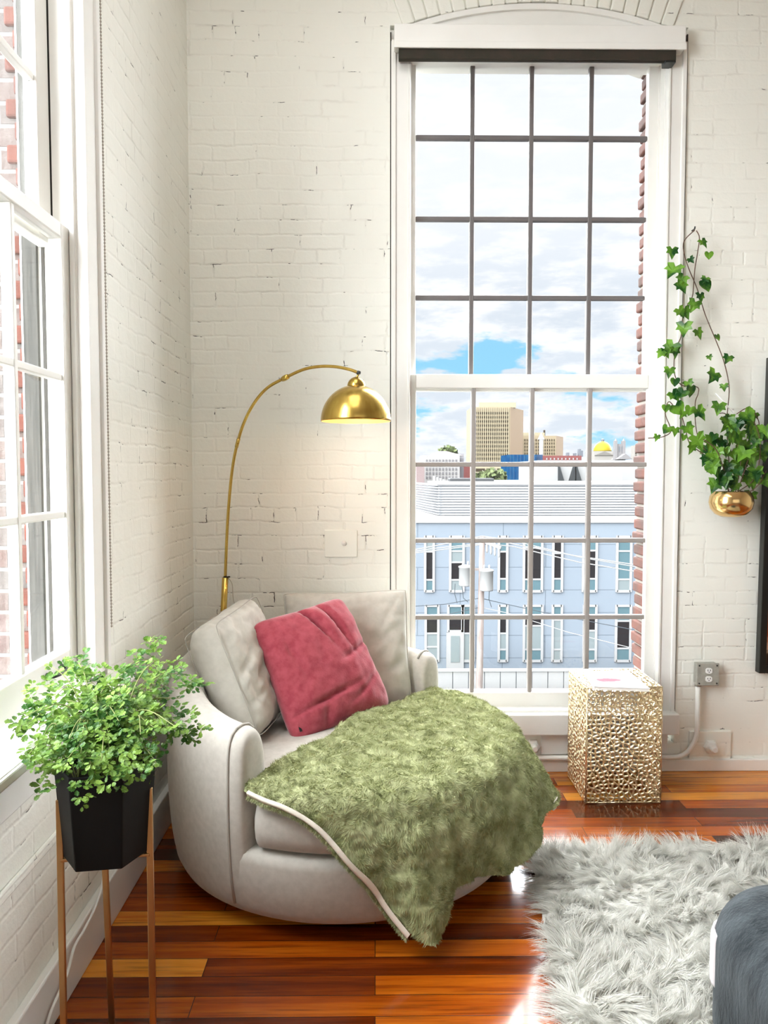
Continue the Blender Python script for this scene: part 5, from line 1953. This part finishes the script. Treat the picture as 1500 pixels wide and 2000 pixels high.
vines = [
    ([(545, 1700), (560, 1300), (566, 1190), (575, 1050), (545, 900), (492, 760), (430, 610), (380, 450), (330, 330), (302, 240), (300, 160), (365, 92)], 3.57),
    ([(375, 95), (394, 140), (381, 240), (366, 330), (358, 430), (350, 500), (318, 555), (290, 640), (282, 740), (256, 800), (240, 880), (245, 980), (290, 1040), (380, 1050), (386, 1090), (368, 1150), (372, 1290), (400, 1400), (480, 1520), (540, 1700)], 3.56),
    ([(560, 1690), (440, 1490), (385, 1440), (330, 1390), (290, 1240), (240, 1170), (205, 1140), (185, 1210), (214, 1290), (214, 1330), (160, 1356), (80, 1362)], 3.53),
    ([(620, 1690), (650, 1500), (610, 1360), (560, 1220), (500, 1215)], 3.49),
    ([(640, 1690), (700, 1480), (760, 1290), (700, 1180), (620, 1215)], 3.48),
    ([(660, 1690), (760, 1600), (770, 1400), (720, 1250), (640, 1210)], 3.45),
    ([(600, 1690), (560, 1560), (500, 1430), (420, 1370)], 3.46),
    ([(660, 1680), (745, 1690), (800, 1640), (830, 1560)], 3.43),
]
M_ = iv
for pts, Yv in vines:
    P = [atY(*cp7(x, y), Yv) for x, y in pts]
    for k, p in enumerate(P):
        base_t = 1 - min(1, (p.z - (z0 + bh)) / 0.25)
        p.y = Yv * (1 - max(0, base_t)) + IY * max(0, base_t)
    MB().tube(catmull(P, 5), 0.0022, 6).build('vine', M_VINE, iv, smooth=True)
lv = [(228, 230, 60), (230, 340, 88), (283, 395, 60), (290, 440, 66), (420, 172, 52), (452, 247, 46), (345, 275, 36), (425, 397, 44), (435, 432, 74), (400, 505, 55), (358, 555, 66), (280, 595, 60), (312, 600, 64), (300, 695, 76), (390, 725, 58), (505, 748, 42), (215, 815, 84), (245, 840, 60), (190, 838, 60), (155, 848, 46), (565, 880, 52), (457, 870, 30), (475, 988, 76), (210, 960, 56), (245, 1020, 50), (545, 1052, 42), (330, 1035, 50),
      (245, 1105, 66), (285, 1090, 66), (340, 1075, 70), (190, 1180, 46), (265, 1185, 80), (335, 1195, 58), (400, 1210, 78), (290, 1215, 50), (510, 1180, 70), (190, 1310, 52), (132, 1360, 38), (245, 1322, 50), (330, 1310, 70), (298, 1358, 40), (390, 1380, 84), (345, 1425, 60), (460, 1400, 84), (490, 1480, 84), (430, 1500, 60), (455, 1560, 42), (555, 1585, 62), (485, 1655, 74), (600, 1650, 62), (720, 1640, 70), (705, 1725, 70), (790, 1625, 66)]
fo = MB()
rs = random.Random(11)


def ivy_leaf(x, y, s, Yl, jitter=0.5):
    px, py = cp7(x, y)
    p = atY(px, py, Yl)
    sz = s * 0.32 / 1480 * Yl * 1.25
    nrm = Vector((rs.uniform(-jitter, jitter), -1, rs.uniform(-0.1, 0.7)))
    ya = Vector((rs.uniform(-0.8, 0.8), rs.uniform(-0.3, 0.1), -1))
    p = p - ya.normalized() * sz * 0.3
    add_leaf(fo, p, ya, nrm, sz, 'ivy' if rs.random() < 0.75 else 'heart', 0.2, rs)


for x, y, s in lv:
    ivy_leaf(x, y, s, 3.54 - (0.05 if y > 1150 else 0) + rs.uniform(-0.015, 0.015), 0.6)
for k in range(60):
    for _ in range(40):
        x, y = rs.uniform(430, 830), rs.uniform(1190, 1690)
        if ((x - 640) / 200) ** 2 + ((y - 1430) / 240) ** 2 < 1:
            break
    ivy_leaf(x, y, rs.uniform(50, 90), rs.uniform(3.42, 3.54), 0.9)
fo.build('foliage', M_IVY, iv)

# ------------------------------------------------------------------ PLANT STAND AND POT BY THE SIDE WINDOW
PX, PY = -0.628, 1.74
zt_, zb_ = 0.785, 0.565
ps = empty('plant_stand', (PX, PY, 0), 'tall copper coloured plant stand with slim legs below the side window', 'plant stand')
hexr_t, hexr_b = 0.115, 0.099
rot0 = R(8)


def hexpt(k, r, z):
    a_ = rot0 + k * PI / 3
    return Vector((PX + r * math.cos(a_), PY + r * math.sin(a_), z))


legs = []
for px, Yl in ((116, PY - 0.02), (291, PY + 0.005)):
    t_ = atY(px, 1562 if px < 200 else 1538, Yl)
    b_ = Vector((atY(px + 8, 1990, Yl)[0], Yl, 0.0))
    legs.append((t_, b_))
pb = atY(211, 1700, PY + 0.165)
legs.append((Vector((pb.x, PY + 0.135, zb_ + 0.05)), Vector((atY(219, 1990, PY + 0.165)[0], PY + 0.165, 0.0))))
for t_, b_ in legs:
    MB().bar(t_, b_, 0.0155, 0.009, up=(0, 1, 0)).build('leg', M_COPPER, ps, bevel=0.002)
cz = zb_ - 0.008
for t_, b_ in legs:
    f = (t_.z - cz) / max(1e-6, t_.z - b_.z)
    q_ = t_.lerp(b_, f)
    MB().bar(q_, (PX, PY, cz), 0.014, 0.008).build('cross_bar', M_COPPER, ps, bevel=0.002)

pp_ = empty('potted_fern', (PX, PY, zb_), 'black hexagonal pot full of feathery green foliage on the copper stand', 'potted plant')
hx_ = MB()
ring_o_b = [hexpt(k, hexr_b, zb_) for k in range(6)]
ring_o_m = [hexpt(k, hexr_b + (hexr_t - hexr_b) * 0.1, zb_ + 0.02) for k in range(6)]
ring_o_b2 = [hexpt(k, hexr_b * 0.86, zb_ - 0.003) for k in range(6)]
ring_o_t = [hexpt(k, hexr_t, zt_) for k in range(6)]
ring_i_t = [hexpt(k, hexr_t - 0.006, zt_) for k in range(6)]
ring_i_b = [hexpt(k, hexr_t - 0.006, zt_ - 0.05) for k in range(6)]
rows = [[hexpt(k, hexr_b, zb_) for k in range(6)], ring_o_m, ring_o_t, ring_i_t, ring_i_b]
vs = [p for r_ in rows for p in r_]
fs = [(5, 4, 3, 2, 1, 0)]
for a_ in range(4):
    for k in range(6):
        k2 = (k + 1) % 6
        fs.append((a_ * 6 + k, a_ * 6 + k2, (a_ + 1) * 6 + k2, (a_ + 1) * 6 + k))
hx_.add(vs, fs)
hx_.build('pot', M_BLACK, pp_, bevel=0.003)
MB().add([hexpt(k, hexr_t - 0.007, zt_ - 0.03) for k in range(6)], [(0, 1, 2, 3, 4, 5)]).build('soil', M_SOIL, pp_)
rs = random.Random(21)
fo = MB()
targets = []
shape = [(70, 1480, 30, 1.70), (45, 1410, 30, 1.80), (140, 1320, 45, 1.85), (170, 1400, 60, 1.75), (240, 1390, 70, 1.72), (290, 1340, 60, 1.85), (320, 1290, 40, 2.0), (230, 1460, 80, 1.62), (300, 1450, 60, 1.66), (150, 1480, 55, 1.58), (345, 1400, 45, 1.85), (380, 1440, 28, 1.85), (175, 1560, 40, 1.56), (290, 1500, 40, 1.6), (120, 1400, 40, 1.75), (200, 1350, 60, 1.85), (310, 1255, 14, 2.05), (90, 1535, 25, 1.66), (150, 1300, 25, 1.95), (385, 1340, 22, 1.95), (25, 1425, 16, 1.80), (60, 1345, 20, 1.9), (100, 1470, 25, 1.66), (200, 1500, 45, 1.60), (255, 1510, 35, 1.61), (125, 1505, 25, 1.62), (290, 1515, 16, 1.68), (80, 1500, 20, 1.66)]
wts = [6, 6, 7, 9, 12, 12, 6, 12, 10, 8, 6, 5, 3, 4, 5, 9, 2, 3, 4, 3, 4, 4, 4, 8, 6, 4, 3, 3]
tot = 0
for (px, py, sp_, Yl), n in zip(shape, wts):
    for k in range(n):
        y_ = Yl + rs.gauss(0, 0.05)
        p = atY(px + rs.gauss(0, sp_ * 0.55), py + rs.gauss(0, sp_ * 0.45), y_)
        p.x = max(p.x, -0.86 if p.z > 0.82 else -0.80)
        st = Vector((PX + rs.uniform(-.07, .07), PY + rs.uniform(-.07, .07), zt_ - 0.03))
        mid = st.lerp(p, 0.5) + Vector((0, 0, 0.05 + 0.06 * rs.random() + max(0, st.z + 0.03 - p.z) * 0.55))
        path = catmull([st, mid, p], 8)
        targets.append(path)
for n_, path in enumerate(targets):
    if n_ < 95:
        MB().tube(path, [0.0017 - 0.0009 * k / len(path) for k in range(len(path))], 5).build('stem', M_STEM, pp_, smooth=True)
    L = len(path)
    for f in (0.40, 0.50, 0.60, 0.69, 0.78, 0.86, 0.93, 0.99):
        if f < 0.5 and rs.random() < 0.4:
            continue
        p = path[min(L - 1, int(f * (L - 1)))]
        dr = (path[min(L - 1, int(f * (L - 1)) + 1)] - path[max(0, int(f * (L - 1)) - 1)])
        dr = dr.normalized() if dr.length > 1e-6 else Vector((0, 0, 1))
        side = Vector((rs.gauss(0, 1), rs.gauss(0, 1), rs.gauss(0, 0.6))).normalized()
        ax = (dr * 0.5 + side * 0.9 + Vector((0, 0, 0.1))).normalized()
        stalk = rs.uniform(0.012, 0.03) if f < 0.95 else 0.004
        c_ = p + ax * stalk
        up_ = Vector((rs.uniform(-.6, .6), rs.uniform(-.9, .1), 1.0))
        s = rs.uniform(0.014, 0.025) * (1.0 if c_.y > 1.65 else 0.9)
        lat = ax.cross(up_).normalized()
        for sgn in (-1, 0, 1):
            add_leaf(fo, c_ + lat * sgn * 0.004, (ax * (1.0 if sgn == 0 else 0.35) + lat * sgn * 0.9), up_, s * (1.05 if sgn == 0 else 0.85), 'trifoliate', 0.25, rs)
fo.build('foliage', M_LEAF, pp_)

# white cord running down behind the stand
cw = [atX(205, 1690, XL + 0.035), atX(190, 1760, XL + 0.036), atX(165, 1815, XL + 0.037), atX(145, 1850, XL + 0.037), atX(130, 1905, XL + 0.037), atX(100, 1975, XL + 0.037), atX(85, 2030, XL + 0.037)]
e0 = cw[0] + Vector((0, 0.10, 0.28))
e0.x = XL + 0.03
last = cw[-1].copy()
last.z = 0.006
last.y -= 0.1
last.x = XL + 0.06
tag(MB().tube(catmull([e0] + cw + [last]), 0.0042, 8).build('power_cord', M_WHITE, smooth=True), 'white power cord trailing down the brick behind the plant stand', 'cord')
